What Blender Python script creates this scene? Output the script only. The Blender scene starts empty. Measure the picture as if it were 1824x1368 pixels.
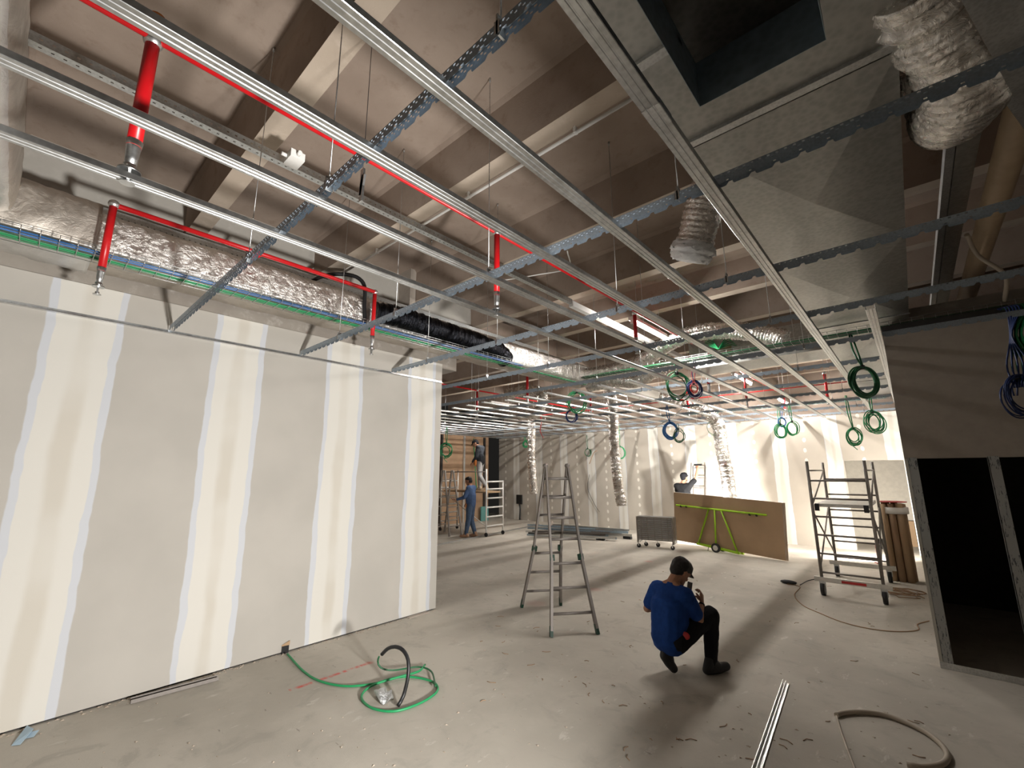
import bpy, bmesh, math, random
from mathutils import Vector, Matrix, noise
random.seed(7)
S = bpy.context.scene
COL = S.collection
PI = math.pi
# ------------------------------------------------------------------ camera
CAMZ, FPX, YAW, PIT, ROLL = 1.9, 785.8, .7302, .19625, -.0038
fw = Vector((-math.sin(YAW)*math.cos(PIT), math.cos(YAW)*math.cos(PIT), math.sin(PIT)))
rt = fw.cross(Vector((0, 0, 1))).normalized(); up = rt.cross(fw)
rt, up = rt*math.cos(ROLL)+up*math.sin(ROLL), -rt*math.sin(ROLL)+up*math.cos(ROLL)
cd = bpy.data.cameras.new('camera'); cam = bpy.data.objects.new('camera', cd); COL.objects.link(cam)
cd.sensor_width = 36; cd.lens = FPX/1824*36; cd.clip_start = .05; cd.clip_end = 100
M = Matrix((rt, up, -fw)).transposed().to_4x4(); M.translation = (0, 0, CAMZ)
cam.matrix_world = M; S.camera = cam
def at(px, py, ax, v):      # where a sight line meets a plane of the building
    d = fw*FPX+rt*(px-912)-up*(py-684); C = Vector((0, 0, CAMZ)); i = 'xyz'.index(ax)
    return C+d*((v-C[i])/d[i])
# ------------------------------------------------------------------ world, exposure, lights
S.view_settings.view_transform = 'Standard'; S.view_settings.look = 'None'
S.view_settings.gamma = 1; S.view_settings.exposure = 0.42
S.cycles.use_denoising = True
S.cycles.max_bounces = 8; S.cycles.sample_clamp_indirect = 6
W = bpy.data.worlds.new('world'); S.world = W; W.use_nodes = True
W.node_tree.nodes['Background'].inputs[0].default_value = (.8, .75, .68, 1)
W.node_tree.nodes['Background'].inputs[1].default_value = .012
def lamp(name, kind, loc, power, color=(1, .93, .82), target=None, size=.15, spot=120, blend=.5):
    l = bpy.data.lights.new(name, kind); l.energy = power; l.color = color
    if kind == 'SPOT': l.spot_size = math.radians(spot); l.spot_blend = blend; l.shadow_soft_size = size
    elif kind == 'POINT': l.shadow_soft_size = size
    elif kind == 'AREA': l.shape = 'RECTANGLE'; l.size = size; l.size_y = size*.7; l.spread = math.radians(spot)
    o = bpy.data.objects.new(name, l); COL.objects.link(o); o.location = loc
    if target is not None:
        o.rotation_euler = (Vector(target)-Vector(loc)).to_track_quat('-Z', 'Y').to_euler()
    return o
lamp('floodlight_beam', 'SPOT', (.75, 1.42, 1.05), 1150, (1, .97, .93), (-5.3, 1.55, 2.3), .14, 100, .75)
lamp('floodlight_beam', 'SPOT', (-3.95, 12.0, 1.18), 380, (1, .97, .92), (-4.2, 14, 1.3), .05, 172, .3)
lamp('floodlight_beam', 'SPOT', (-.75, 12.35, .42), 270, (1, .94, .87), (-1.9, 14, 1.0), .08, 168, .3)
# ------------------------------------------------------------------ node maths
class X:
    def __init__(s, t, k): s.t, s.k = t, k
    def m(s, op, *a):
        n = s.t.nodes.new('ShaderNodeMath'); n.operation = op
        for i, q in enumerate((s,)+a):
            if isinstance(q, X): s.t.links.new(q.k, n.inputs[i])
            else: n.inputs[i].default_value = q
        return X(s.t, n.outputs[0])
    def __add__(s, o): return s.m('ADD', o)
    def __sub__(s, o): return s.m('SUBTRACT', o)
    def __mul__(s, o): return s.m('MULTIPLY', o)
    def __truediv__(s, o): return s.m('DIVIDE', o)
    def abs(s): return s.m('ABSOLUTE')
    def fract(s): return s.m('FRACT')
    def lt(s, o): return s.m('LESS_THAN', o)
    def gt(s, o): return s.m('GREATER_THAN', o)
    def mx(s, o): return s.m('MAXIMUM', o)
    def mn(s, o): return s.m('MINIMUM', o)
    def ss(s, a, b):            # 0 at a -> 1 at b
        n = s.t.nodes.new('ShaderNodeMapRange'); n.interpolation_type = 'SMOOTHSTEP'
        s.t.links.new(s.k, n.inputs[0]); n.inputs[1].default_value = a; n.inputs[2].default_value = b
        return X(s.t, n.outputs[0])
class Mat:
    def __init__(s, name):
        s.m = bpy.data.materials.new(name); s.m.use_nodes = True; s.t = s.m.node_tree
        s.b = s.t.nodes['Principled BSDF']; s.out = s.t.nodes['Material Output']
        tc = s.t.nodes.new('ShaderNodeTexCoord'); s.oc = tc.outputs['Object']
        sp = s.t.nodes.new('ShaderNodeSeparateXYZ'); s.t.links.new(s.oc, sp.inputs[0])
        s.x, s.y, s.z = (X(s.t, sp.outputs[i]) for i in range(3))
    def noise(s, scale, detail=4, rough=.55, stretch=None, dist=0):
        n = s.t.nodes.new('ShaderNodeTexNoise'); n.inputs['Scale'].default_value = scale
        n.inputs['Detail'].default_value = detail; n.inputs['Roughness'].default_value = rough; n.inputs['Distortion'].default_value = dist
        if stretch:
            mp = s.t.nodes.new('ShaderNodeMapping'); mp.inputs['Scale'].default_value = stretch
            s.t.links.new(s.oc, mp.inputs[0]); s.t.links.new(mp.outputs[0], n.inputs['Vector'])
        else: s.t.links.new(s.oc, n.inputs['Vector'])
        return X(s.t, n.outputs[0])
    def voro(s, scale, feature='F1', stretch=None):
        n = s.t.nodes.new('ShaderNodeTexVoronoi'); n.inputs['Scale'].default_value = scale; n.feature = feature
        if stretch:
            mp = s.t.nodes.new('ShaderNodeMapping'); mp.inputs['Scale'].default_value = stretch
            s.t.links.new(s.oc, mp.inputs[0]); s.t.links.new(mp.outputs[0], n.inputs['Vector'])
        else: s.t.links.new(s.oc, n.inputs['Vector'])
        return X(s.t, n.outputs[0])
    def mix(s, f, a, b):
        n = s.t.nodes.new('ShaderNodeMix'); n.data_type = 'RGBA'
        if isinstance(f, X): s.t.links.new(f.k, n.inputs[0])
        else: n.inputs[0].default_value = f
        for i, q in ((6, a), (7, b)):
            if isinstance(q, tuple): n.inputs[i].default_value = (*q, 1)
            else: s.t.links.new(q, n.inputs[i])
        return n.outputs[2]
    def set(s, color=None, rough=None, metal=None, spec=None):
        for k, v in (('Base Color', color), ('Roughness', rough), ('Metallic', metal), ('Specular IOR Level', spec)):
            if v is None: continue
            if isinstance(v, X): s.t.links.new(v.k, s.b.inputs[k])
            elif isinstance(v, tuple): s.b.inputs[k].default_value = (*v, 1)
            elif isinstance(v, (int, float)): s.b.inputs[k].default_value = v
            else: s.t.links.new(v, s.b.inputs[k])
        return s
    def bump(s, h, strength=.3, dist=.01):
        n = s.t.nodes.new('ShaderNodeBump'); n.inputs['Strength'].default_value = strength; n.inputs['Distance'].default_value = dist
        s.t.links.new(h.k, n.inputs['Height']); s.t.links.new(n.outputs[0], s.b.inputs['Normal']); return s
    def holes(s, mask):
        tr = s.t.nodes.new('ShaderNodeBsdfTransparent'); mx = s.t.nodes.new('ShaderNodeMixShader')
        s.t.links.new(mask.k, mx.inputs[0]); s.t.links.new(s.b.outputs[0], mx.inputs[1]); s.t.links.new(tr.outputs[0], mx.inputs[2])
        s.t.links.new(mx.outputs[0], s.out.inputs[0]); return s
def plain(name, c, rough=.6, metal=0., var=.12, scale=12, bump=0, bs=None, spec=None):
    m = Mat(name); n = m.noise(scale)
    m.set(m.mix(n.ss(.3, .7), tuple(v*(1-var) for v in c), tuple(min(1, v*(1+var)) for v in c)), rough, metal, spec)
    if bump: m.bump(m.noise(bs or scale*3), bump, .01)
    return m.m
def concrete(name, a, b, c):
    m = Mat(name); n1 = m.noise(.9, 6, .6); n2 = m.noise(7, 5, .65); n3 = m.noise(60, 3)
    col = m.mix(n1.ss(.35, .65), a, b); col = m.mix((n2.ss(.52, .75))*.55, col, c)
    m.set(col, .9, 0, .25); m.bump(n2*.6+n3*.4, .25, .01); return m.m
M_ = {}
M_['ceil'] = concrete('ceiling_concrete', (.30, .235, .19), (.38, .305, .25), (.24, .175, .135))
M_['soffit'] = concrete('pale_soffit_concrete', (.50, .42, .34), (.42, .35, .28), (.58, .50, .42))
M_['block'] = concrete('grey_block_concrete', (.46, .44, .40), (.40, .38, .34), (.52, .50, .46))
M_['oldwall'] = concrete('rough_beam_concrete', (.34, .31, .27), (.27, .24, .21), (.5, .47, .43))
def floor_mat():
    m = Mat('concrete_floor'); n1 = m.noise(.55, 7, .6); n2 = m.noise(3.2, 6, .65, dist=.6); n3 = m.noise(34, 4, .7)
    col = m.mix(n1.ss(.38, .62), (.43, .395, .34), (.53, .49, .425))
    col = m.mix(n2.ss(.52, .68)*.45, col, (.34, .315, .275))
    col = m.mix(m.noise(9, 5, .7, (1, .35, 1)).ss(.61, .68)*.6, col, (.62, .59, .53))
    col = m.mix(m.noise(13, 4, .7, (.4, 1, 1)).ss(.66, .72)*.6, col, (.17, .14, .12))
    col = m.mix(n3.ss(.66, .75)*.5, col, (.7, .67, .62))
    # sprayed red line near the left wall
    a = at(515, 1230, 'z', 0); b = at(660, 1180, 'z', 0); d = (b-a); L = d.length; d.normalize()
    px = m.x-a.x; py = m.y-a.y; al = px*d.x+py*d.y; pe = (px*d.y-py*d.x).abs()
    msk = (pe+m.noise(30)*.025).ss(.05, .018)*al.gt(0)*(al-L).lt(0)*m.noise(5, 3, .5, (1, 3, 1)).ss(.36, .62)
    col = m.mix(msk*.8, col, (.62, .06, .05))
    for (u, v, r, k) in ((657, 1181, .05, .8), (1155, 1000, .12, .35), (1060, 1050, .16, .2), (955, 1075, .2, .15)):
        q = at(u, v, 'z', 0); dd = ((m.x-q.x)*(m.x-q.x)+(m.y-q.y)*(m.y-q.y)).m('SQRT')
        col = m.mix((dd+m.noise(14)*.06).ss(r+.04, r*.4)*k, col, (.6, .12, .09))
    m.set(col, .85, 0, .3); m.bump(n2*.5+n3*.3+m.noise(120, 2)*.2, .3, .008); return m.m
M_['floor'] = floor_mat()
def gyps(name, ax, off, pitch, w, edge, base=(.45, .425, .385), dots=False):
    m = Mat(name); c = m.x if ax == 'x' else m.y
    wob = (m.noise(.9, 2, .5, (.3, .3, 1))-.5)*.09+(m.noise(5, 2, .5, (.2, .2, 1))-.5)*.03
    u = ((c-off+wob)/pitch+.5).fract()-.5; t = (u.abs())*pitch
    fine = m.noise(180, 2); bv = m.noise(1.3, 3)
    col = m.mix(bv.ss(.3, .7), tuple(v*.95 for v in base), tuple(v*1.04 for v in base))
    edgew = (m.noise(1.7, 2, .5, (1, 1, 1))-.5)*.05
    col = m.mix((t+edgew).ss(edge+.006, edge-.006), col, (.55, .565, .595))
    col = m.mix((t+(m.noise(2.1, 3, .5, (3, 3, 1))-.5)*.05).ss(w+.004, w-.004), col, (.64, .62, .57))
    col = m.mix((t+(m.noise(1.1, 2, .5, (4, 4, .8))-.5)*.12).ss(w*.42, w*.1)*(m.noise(1.4, 2, .5, (.5, .5, 1)).ss(.3, .6)*.6+.3)*.8, col, (.54, .50, .43))
    if dots:
        def dotrow(o, zs, col):
            du = (((c-o)/pitch+.5).fract()-.5)*pitch; dz = ((m.z/zs+.5).fract()-.5)*zs
            jit = m.noise(3.7, 1)*.05-.025
            r = ((du+jit)*(du+jit)*2.2+dz*dz).m('SQRT')
            return m.mix((r+m.noise(20)*.02).ss(.078, .06), col, (.66, .63, .56))
        col = dotrow(off+pitch*.5, .27, col); 
    m.set(col, .88, 0, .25); m.bump(fine*.3+t*2, .06, .01); return m.m
M_['wallL'] = gyps('taped_plasterboard', 'y', .26, 1.22, .195, .25)
M_['wallB'] = gyps('taped_plasterboard_far', 'x', -9.9, 1.2, .15, .165, (.43, .39, .335), True)
M_['board'] = plain('grey_plasterboard', (.36, .315, .27), .9, var=.05)
M_['cream'] = plain('cream_board', (.62, .58, .5), .9, var=.05)
M_['brown'] = plain('brown_board_back', (.36, .235, .145), .9, var=.08, scale=3)
M_['brownb'] = plain('brown_paper_board', (.42, .285, .17), .85, var=.06, scale=2)
M_['dark'] = plain('void_shade_and_dark_trim', (.035, .032, .03), .95)  # near-black paints the shade of unlit voids; also colours dark trim and studs
M_['white'] = plain('white_paint', (.78, .77, .74), .5, var=.04)
def galv(name, c, rough=.36, sc=5, bump=.05):
    m = Mat(name); n = m.noise(sc, 5, .6); v = m.voro(sc*14)
    m.set(m.mix((n*.7+v*.4).ss(.35, .75), tuple(q*.86 for q in c), tuple(q*1.1 for q in c)), (n*.25+(rough-.1)), 1)
    m.bump(n, bump, .02); return m
M_['galv'] = galv('galvanised_steel', (.66, .67, .67)).m
M_['duct'] = galv('galvanised_duct_sheet', (.46, .46, .44), .38, 2.2).set(metal=.85).m
M_['ductdark'] = galv('duct_inside_sheet', (.34, .42, .48), .4, 2).set(metal=.6).m
M_['chan'] = galv('bright_channel_steel', (.60, .61, .61), .30, 3).m
M_['alu'] = galv('worn_aluminium', (.25, .225, .205), .5, 20).set(metal=.5).m
M_['aluw'] = galv('pale_aluminium', (.72, .70, .66), .5, 20).m
def runner_mat():
    m = galv('toothed_runner_steel', (.36, .42, .48), .45, 6).set(metal=.45)
    v = m.y.abs()+m.z
    a = ((m.x/.034).fract()-.5).abs().lt(.16); b = ((m.x/.034+.5).fract()-.5).abs().lt(.16)
    m.holes((a*((v-.047).abs().lt(.003))).mx(b*((v-.060).abs().lt(.004)))); return m.m
M_['runner'] = runner_mat()
def strut_mat(name, c):
    m = galv(name, c, .4, 5); a = ((m.y/.05).fract()-.5).abs().lt(.14)
    m.holes((a*(m.z-.030).abs().lt(.005)).mx(a*(m.x.abs().lt(.005)))); return m.m
M_['strut'] = strut_mat('perforated_strut_steel', (.60, .62, .62))
def foil(name, c, sc=9, st=.9, rough=.22, stretch=None):
    m = Mat(name); n = m.noise(sc, 6, .65, stretch, 1.2); v = m.voro(sc*1.6, 'DISTANCE_TO_EDGE', stretch)
    m.set(m.mix(n.ss(.3, .7), tuple(q*.85 for q in c), c), n*.25+(rough-.08), 1); m.bump(n*.8+v*.22, st, .03); return m.m
M_['foil'] = foil('crinkled_foil', (.88, .85, .81), 14, .7, .32)
M_['foilf'] = foil('flexible_foil', (.84, .80, .76), 16, .6, .22)
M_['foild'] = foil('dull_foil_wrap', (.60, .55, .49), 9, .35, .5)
M_['foilw'] = foil('pale_foil_facing', (.78, .77, .75), 4, .5, .42)
M_['blackfoil'] = foil('black_wrap_film', (.02, .021, .025), 9, .9, .3)
def flat(name, c, rough=.5, metal=0, spec=None, var=.05): return plain(name, c, rough, metal, var, 9, spec=spec)
M_['red'] = flat('red_pipe_paint', (.55, .008, .012), .35)
M_['green'] = flat('green_cable_jacket', (.015, .26, .09), .45)
M_['dkgreen'] = flat('dark_green_jacket', (.008, .10, .035), .45)
M_['blue'] = flat('blue_cable_jacket', (.04, .16, .42), .45)
M_['navy'] = flat('navy_cable_jacket', (.012, .03, .12), .45)
M_['redwire'] = flat('red_wire_jacket', (.5, .03, .03), .5)
M_['black'] = flat('black_rubber', (.012, .012, .013), .45)
M_['lime'] = flat('lime_green_paint', (.36, .62, .02), .45)
M_['dgplastic'] = flat('dark_green_plastic', (.006, .045, .025), .5)
M_['fluff'] = plain('white_fibre_wool', (.93, .94, .95), 1, var=.03, scale=30, bump=.6, bs=60)
M_['beige'] = flat('beige_hose_jacket', (.42, .36, .29), .55)
M_['pipe'] = flat('beige_plastic_pipe', (.40, .30, .2), .5)
M_['yellow'] = flat('insulation_wool', (.5, .40, .24), .95, var=.3)
M_['orange'] = flat('orange_leather', (.65, .22, .05), .7)
M_['bag'] = foil('clear_plastic_film', (.8, .82, .84), 20, .8, .3)
M_['print'] = flat('grey_print_ink', (.16, .17, .18), .8)
M_['teal'] = flat('teal_plastic', (.10, .26, .24), .6)
M_['bluepaper'] = flat('pale_blue_tape', (.45, .6, .72), .8)
def emis(name, c, s):
    m = Mat(name); m.b.inputs['Emission Color'].default_value = (*c, 1); m.b.inputs['Emission Strength'].default_value = s; m.set((.9, .9, .9)); return m.m
M_['tube'] = emis('lit_tube', (1, .955, .90), 340)
M_['lens'] = emis('lit_floodlight_lens', (1, .93, .8), 30)
# ------------------------------------------------------------------ geometry
def box(bm, x0, x1, y0, y1, z0, z1):
    vs = [bm.verts.new((x, y, z)) for x in (x0, x1) for y in (y0, y1) for z in (z0, z1)]
    for f in ((0, 1, 3, 2), (4, 6, 7, 5), (0, 4, 5, 1), (2, 3, 7, 6), (0, 2, 6, 4), (1, 5, 7, 3)): bm.faces.new([vs[i] for i in f])
def beam(bm, a, b, w, h, upv=(0, 0, 1)):     # rectangular bar from a to b
    a, b = Vector(a), Vector(b); d = (b-a).normalized(); u = Vector(upv)
    if abs(d.dot(u)) > .98: u = Vector((0, 1, 0))
    s = d.cross(u).normalized(); u = s.cross(d)
    q = [[bm.verts.new(p+s*i*w/2+u*j*h/2) for i, j in ((-1, -1), (1, -1), (1, 1), (-1, 1))] for p in (a, b)]
    for i in range(4): bm.faces.new((q[0][i], q[0][(i+1) % 4], q[1][(i+1) % 4], q[1][i]))
    bm.faces.new(q[0][::-1]); bm.faces.new(q[1])
def tube(bm, pts, r, n=8, caps=True, rf=None):
    pts = [Vector(p) for p in pts]; rings = []; prev = None
    for i, p in enumerate(pts):
        t = (pts[min(i+1, len(pts)-1)]-pts[max(i-1, 0)]).normalized()
        if prev is None:
            u = t.orthogonal().normalized()
        else:
            u = (prev-t*prev.dot(t)).normalized()
        prev = u; v = t.cross(u)
        ring = []
        for k in range(n):
            a = 2*PI*k/n; rr = r if rf is None else r*rf(i, a, p)
            ring.append(bm.verts.new(p+(u*math.cos(a)+v*math.sin(a))*rr))
        rings.append(ring)
    for A, B in zip(rings, rings[1:]):
        for k in range(n):
            f = bm.faces.new((A[k], A[(k+1) % n], B[(k+1) % n], B[k])); f.smooth = True
    if caps:
        bm.faces.new(rings[0][::-1]); bm.faces.new(rings[-1])
def spline(pts, step=.03):
    P = [Vector(p) for p in pts]; P = [P[0]*2-P[1]]+P+[P[-1]*2-P[-2]]; out = []
    for i in range(1, len(P)-2):
        n = max(2, int((P[i+1]-P[i]).length/step))
        for k in range(n):
            t = k/n; a, b, c, d = P[i-1:i+3]
            out.append(.5*((2*b)+(c-a)*t+(2*a-5*b+4*c-d)*t*t+(3*b-a-3*c+d)*t**3))
    out.append(P[-2]); return out
def extr(bm, prof, a, b, closed=False, upv=(0, 0, 1)):   # sheet profile (side, up) swept from a to b
    a, b = Vector(a), Vector(b); d = (b-a).normalized(); u = Vector(upv)
    if abs(d.dot(u)) > .98: u = Vector((0, 1, 0))
    s = d.cross(u).normalized(); u = s.cross(d)
    A = [bm.verts.new(a+s*x+u*y) for x, y in prof]; B = [bm.verts.new(b+s*x+u*y) for x, y in prof]
    n = len(prof)
    for i in range(n if closed else n-1):
        j = (i+1) % n; bm.faces.new((A[i], A[j], B[j], B[i]))
    if closed: bm.faces.new(A[::-1]); bm.faces.new(B)
def solid(bm, th):
    bmesh.ops.recalc_face_normals(bm, faces=bm.faces); bmesh.ops.solidify(bm, geom=bm.faces[:], thickness=th)
def sph(bm, c, r, sub=2, sc=(1, 1, 1)):
    q = bmesh.ops.create_icosphere(bm, subdivisions=sub, radius=1)['verts']
    for v in q: v.co = Vector((v.co.x*sc[0]*r, v.co.y*sc[1]*r, v.co.z*sc[2]*r))+Vector(c)
    for f in {f for v in q for f in v.link_faces}: f.smooth = True
def nb(fn=None, *a, **k):
    bm = bmesh.new()
    if fn: fn(bm, *a, **k)
    return bm
def thing(name, label, cat, loc=(0, 0, 0), rz=0, group=None):
    o = bpy.data.objects.new(name, None); COL.objects.link(o); o.location = loc; o.rotation_euler = (0, 0, rz)
    o.empty_display_size = .1; tag(o, label, cat, group); return o
def tag(o, label, cat, group=None, kind=None):
    o['label'] = label; o['category'] = cat
    if group: o['group'] = group
    if kind: o['kind'] = kind
    return o
def obj(name, bm, m, parent=None, loc=None, label=None, normals=True):
    if normals: bmesh.ops.recalc_face_normals(bm, faces=bm.faces)
    if loc is None:
        if parent is not None: off = parent.get('_w', None); off = Vector(off) if off else parent.location.copy()
        else:
            xs = [v.co for v in bm.verts]
            off = Vector(((min(v.x for v in xs)+max(v.x for v in xs))/2, (min(v.y for v in xs)+max(v.y for v in xs))/2, min(v.z for v in xs)))
        for v in bm.verts: v.co -= off
        l = off if parent is None else Vector((0, 0, 0))
    else: l = Vector(loc)
    me = bpy.data.meshes.new(name); bm.to_mesh(me); bm.free()
    for q in (m if isinstance(m, list) else [m]): me.materials.append(M_[q] if isinstance(q, str) else q)
    o = bpy.data.objects.new(name, me); COL.objects.link(o); o.location = l
    if parent is not None: o.parent = parent
    if label: o['label'] = label
    return o
def sub(name, bm, m, part):      # a sub-part: bm in the coordinates of the thing
    g = part.parent.location if part.parent else part.location
    o = obj(name, bm, m, part, loc=(0, 0, 0))
    for v in o.data.vertices: v.co -= g
    return o
def struct(name, bm, m, parent=None):
    o = obj(name, bm, m, parent, loc=(0, 0, 0)) if parent is None else obj(name, bm, m, parent)
    if parent is None: o['kind'] = 'structure'
    return o
def mesh_thing(name, bm, m, label, cat, group=None, loc=None): return tag(obj(name, bm, m, None, loc), label, cat, group)
def copy_tree(o, parent=None):
    c = o.copy(); COL.objects.link(c); c.parent = parent
    for ch in list(o.children): copy_tree(ch, c)
    return c
ORD = ['first', 'second', 'third', 'fourth', 'fifth', 'sixth', 'seventh', 'eighth', 'ninth', 'tenth', 'eleventh', 'twelfth', 'thirteenth', 'fourteenth', 'fifteenth', 'sixteenth', 'seventeenth', 'eighteenth', 'nineteenth', 'twentieth']
# ------------------------------------------------------------------ the setting
XW, YB, XR, YR = -5.302, 14.0, -.07, 6.385
struct('floor', nb(box, -15, 4, -3.2, 17, -.12, 0), 'floor')
bm = nb()     # ribbed precast ceiling
prof = [(-3.5, 5.0)]
for k in range(-2, 11):
    yk = 1.0+1.45*k
    prof += [(yk-.13, 5.0), (yk-.10, 4.96), (yk-.085, 4.5), (yk+.085, 4.5), (yk+.10, 4.96), (yk+.13, 5.0)]
xs = (-15, 4)
A = [bm.verts.new((xs[0], y, z)) for y, z in prof]; B = [bm.verts.new((xs[1], y, z)) for y, z in prof]
for i in range(len(prof)-1):
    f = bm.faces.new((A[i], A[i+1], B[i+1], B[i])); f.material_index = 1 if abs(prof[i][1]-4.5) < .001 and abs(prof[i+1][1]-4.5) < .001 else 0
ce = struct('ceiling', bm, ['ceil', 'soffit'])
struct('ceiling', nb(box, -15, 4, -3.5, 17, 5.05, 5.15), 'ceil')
struct('wall_left', nb(box, XW-.1, XW, -3.0, 4.285, .015, 3.56), 'wallL')
struct('trim_1', nb(box, XW-.08, XW-.02, -3.0, 4.25, 0, .06), 'dark')  # shade of the gap under the wall, painted as a dark strip
bm = nb(); box(bm, -13.3, -1.3, YB, YB+.12, 0, 3.3); box(bm, -1.3, -.17, YB, YB+.12, 2.14, 3.3); box(bm, -.17, .0, YB, YB+.12, 0, 3.3)
struct('wall_back', bm, 'wallB')
bm = nb(); box(bm, -13.3, -.07, YB+.3, YB+.5, 3.3, 5.0); box(bm, -15, 4, 16.8, 16.95, 0, 5)
struct('wall_plenum', bm, 'ceil')
struct('wall_passage', nb(box, -3, 1.2, 15.7, 15.8, 0, 3.2), 'cream')
struct('wall_passage_side', nb(box, -1.62, -1.52, YB+.12, 15.7, 0, 3.2), 'wallB')
struct('wall_room_side', nb(box, XR, XR+.1, YR, YB, 0, 3.4), 'wallL')
struct('wall_room_front', nb(box, XR, 3.2, YR-.014, YR+.04, 2.02, 3.42), 'board')
struct('trim_2', nb(box, XR, 3.2, YR-.015, YR+.09, 3.42, 3.5), 'dark')
struct('trim_3', nb(box, XR+.1, 3.2, 7.0, 7.25, 3.42, 3.82), 'oldwall')
struct('wall_room_back', nb(box, XR+.1, 3.2, 9.4, 9.5, 0, 3.42), 'dark')  # coloured near-black so the room behind the studs reads as unlit
struct('wall_right', nb(box, 3.2, 3.3, -3.0, 14, 0, 5), 'board')
struct('ceiling', nb(box, XR+.1, 3.2, YR+.1, 9.4, 3.35, 3.4), 'dark')  # lid of the unlit room, its darkness put into the colour
struct('wall_behind', nb(box, -5.4, 3.3, -3.1, -3.0, 0, 5), 'board')
bm = nb(); box(bm, -13.2, -13.1, 3.8, 13.15, 0, 3.3)
struct('wall_far_left', bm, 'brown')
struct('wall_far_left_recess', nb(box, -14.1, -14.0, 13.15, 14, 0, 3.3), 'dark')  # near-black colour paints the shade inside the far opening
struct('wall_behind_left', nb(box, -14, XW-.1, 3.7, 3.8, 0, 5), 'board')
struct('trim_4', nb(box, -5.95, XW-.03, -3, 4.6, 3.5, 3.72), 'oldwall')
for k in range(4):      # end closures between the ribs, above the girder
    y0 = 1.0+1.45*(k-1)+.11; y1 = y0+1.23
    struct('trim_%d' % (5+k), nb(box, -5.85, -5.72, y0-.03, y1+.02, 4.47, 5.0), 'block')
struct('trim_9', nb(box, -6.4, -5.86, -3, 16, 4.2, 4.5), 'block')
struct('trim_10', nb(box, -6.4, -5.9, 5.0, 16, 4.5, 4.9), 'ceil')
bm = nb()       # dark steel studs on the far left wall
for k in range(8):
    y = 5.0+k*1.12; t = struct('trim_%d' % (11+k), nb(box, -13.1, -13.04, y, y+.09, 0, 3.28), 'dark' if k % 2 else 'galv')
# metal framing of the dark room front
def stud(bm, x, w=.075): box(bm, x, x+w, YR-.03, YR-.005, .03, 2.03); box(bm, x, x+.004, YR-.03, YR+.05, .03, 2.03)
m_studp = Mat('stamped_stud_steel'); n = m_studp.noise(60, 2, .8, (1.6, 1, .25))
m_studp.set(m_studp.mix(n.ss(.58, .62)*((m_studp.x*0+m_studp.z*1.6).fract().lt(.75)), (.42, .43, .42), (.13, .14, .15)), .6, .4)
M_['studp'] = m_studp.m
for i, x in enumerate((-.045, .545, 1.145)):
    mesh_thing('wall_stud', nb(stud, x), 'studp', ['galvanised stud at the corner of the dark opening, with stamped print', 'galvanised stud inside the dark opening, with stamped print', 'galvanised stud beyond the frame of the opening'][i], 'stud')
bm = nb(); box(bm, XR, 3.1, YR-.035, YR+.05, 0, .03); box(bm, XR, 3.1, YR-.035, YR-.031, .03, .06)
mesh_thing('floor_track', bm, 'galv', 'galvanised floor track along the sill of the dark opening', 'track')
bm = nb(); extr(bm, [(-.035, .03), (-.035, 0), (.035, 0), (.035, .03)], (-9.55, 7.2, 0.002), (-10.4, 13.2, .002)); solid(bm, .002)
mesh_thing('floor_track', bm, 'galv', 'long thin floor track beside the two workers', 'track')
mesh_thing('board_offcut', nb(box, -.62, -.2, 15.55, 15.6, 0, .62), 'brownb', 'brown board offcut leaning in the bright doorway passage', 'board')
bm = nb(); extr(bm, [(-.012, 0), (.03, 0), (.03, .003), (-.009, .003), (-.009, .034), (-.012, .034)], (XW+.013, -3, 3.25), (XW+.013, 4.28, 3.25), True)
for k in range(24): sph(bm, (XW+.012, -.6+k*.205, 3.27), .004, 1)
mesh_thing('edge_angle', bm, 'chan', 'long bright perimeter angle screwed to the taped left wall', 'angle')
# ------------------------------------------------------------------ ceiling grid
ZG = 3.25
chprof = [(-.024, .034), (-.03, .028), (-.03, .002), (-.028, 0), (-.014, 0), (-.012, .003), (-.009, .003), (-.007, 0), (.007, 0), (.009, .003), (.012, .003), (.014, 0), (.028, 0), (.03, .002), (.03, .028), (.024, .034)]
chx = [-.565, -1.095, -1.575, -2.085, -2.585]
names_c = ['beside the big metal duct', 'second from the big metal duct', 'third from the big metal duct', 'fourth from the big metal duct', 'fifth from the big metal duct, nearest the left wall']
def channel(x, y0, y1, label, splices=(), w=1.15):
    t = thing('ceiling_channel', label, 'channel', (x, y0, ZG), group='furring channels of the ceiling grid')
    obj('rail', nb(extr, [(a*w, b) for a, b in chprof], (x, y0, ZG), (x, y1, ZG)), 'chan', t)
    for s in splices:
        obj('splice', nb(extr, [(a*w*1.06, b*1.08-.0012) for a, b in chprof], (x, s, ZG), (x, s+.12, ZG)), 'galv', t)
    return t
for i, x in enumerate(chx):
    channel(x, -2.4, 13.95, 'long bright ceiling channel '+names_c[i], {0: (1.42, 5.1), 1: (2.85, 6.6), 2: (2.6, 5.8), 3: (2.9,), 4: (3.1,)}[i])
channel(-.10, 4.7, 13.9, 'pale ceiling channel running along the dark room wall')
k = 0; x = -3.1
while x > -12.9:
    channel(x, 6.1+.06*(k % 3), 13.95, 'ceiling channel, %s in the far field, counted away from the big duct' % (ORD[k] if k < 20 else 'last')); x -= .525; k += 1
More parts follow.
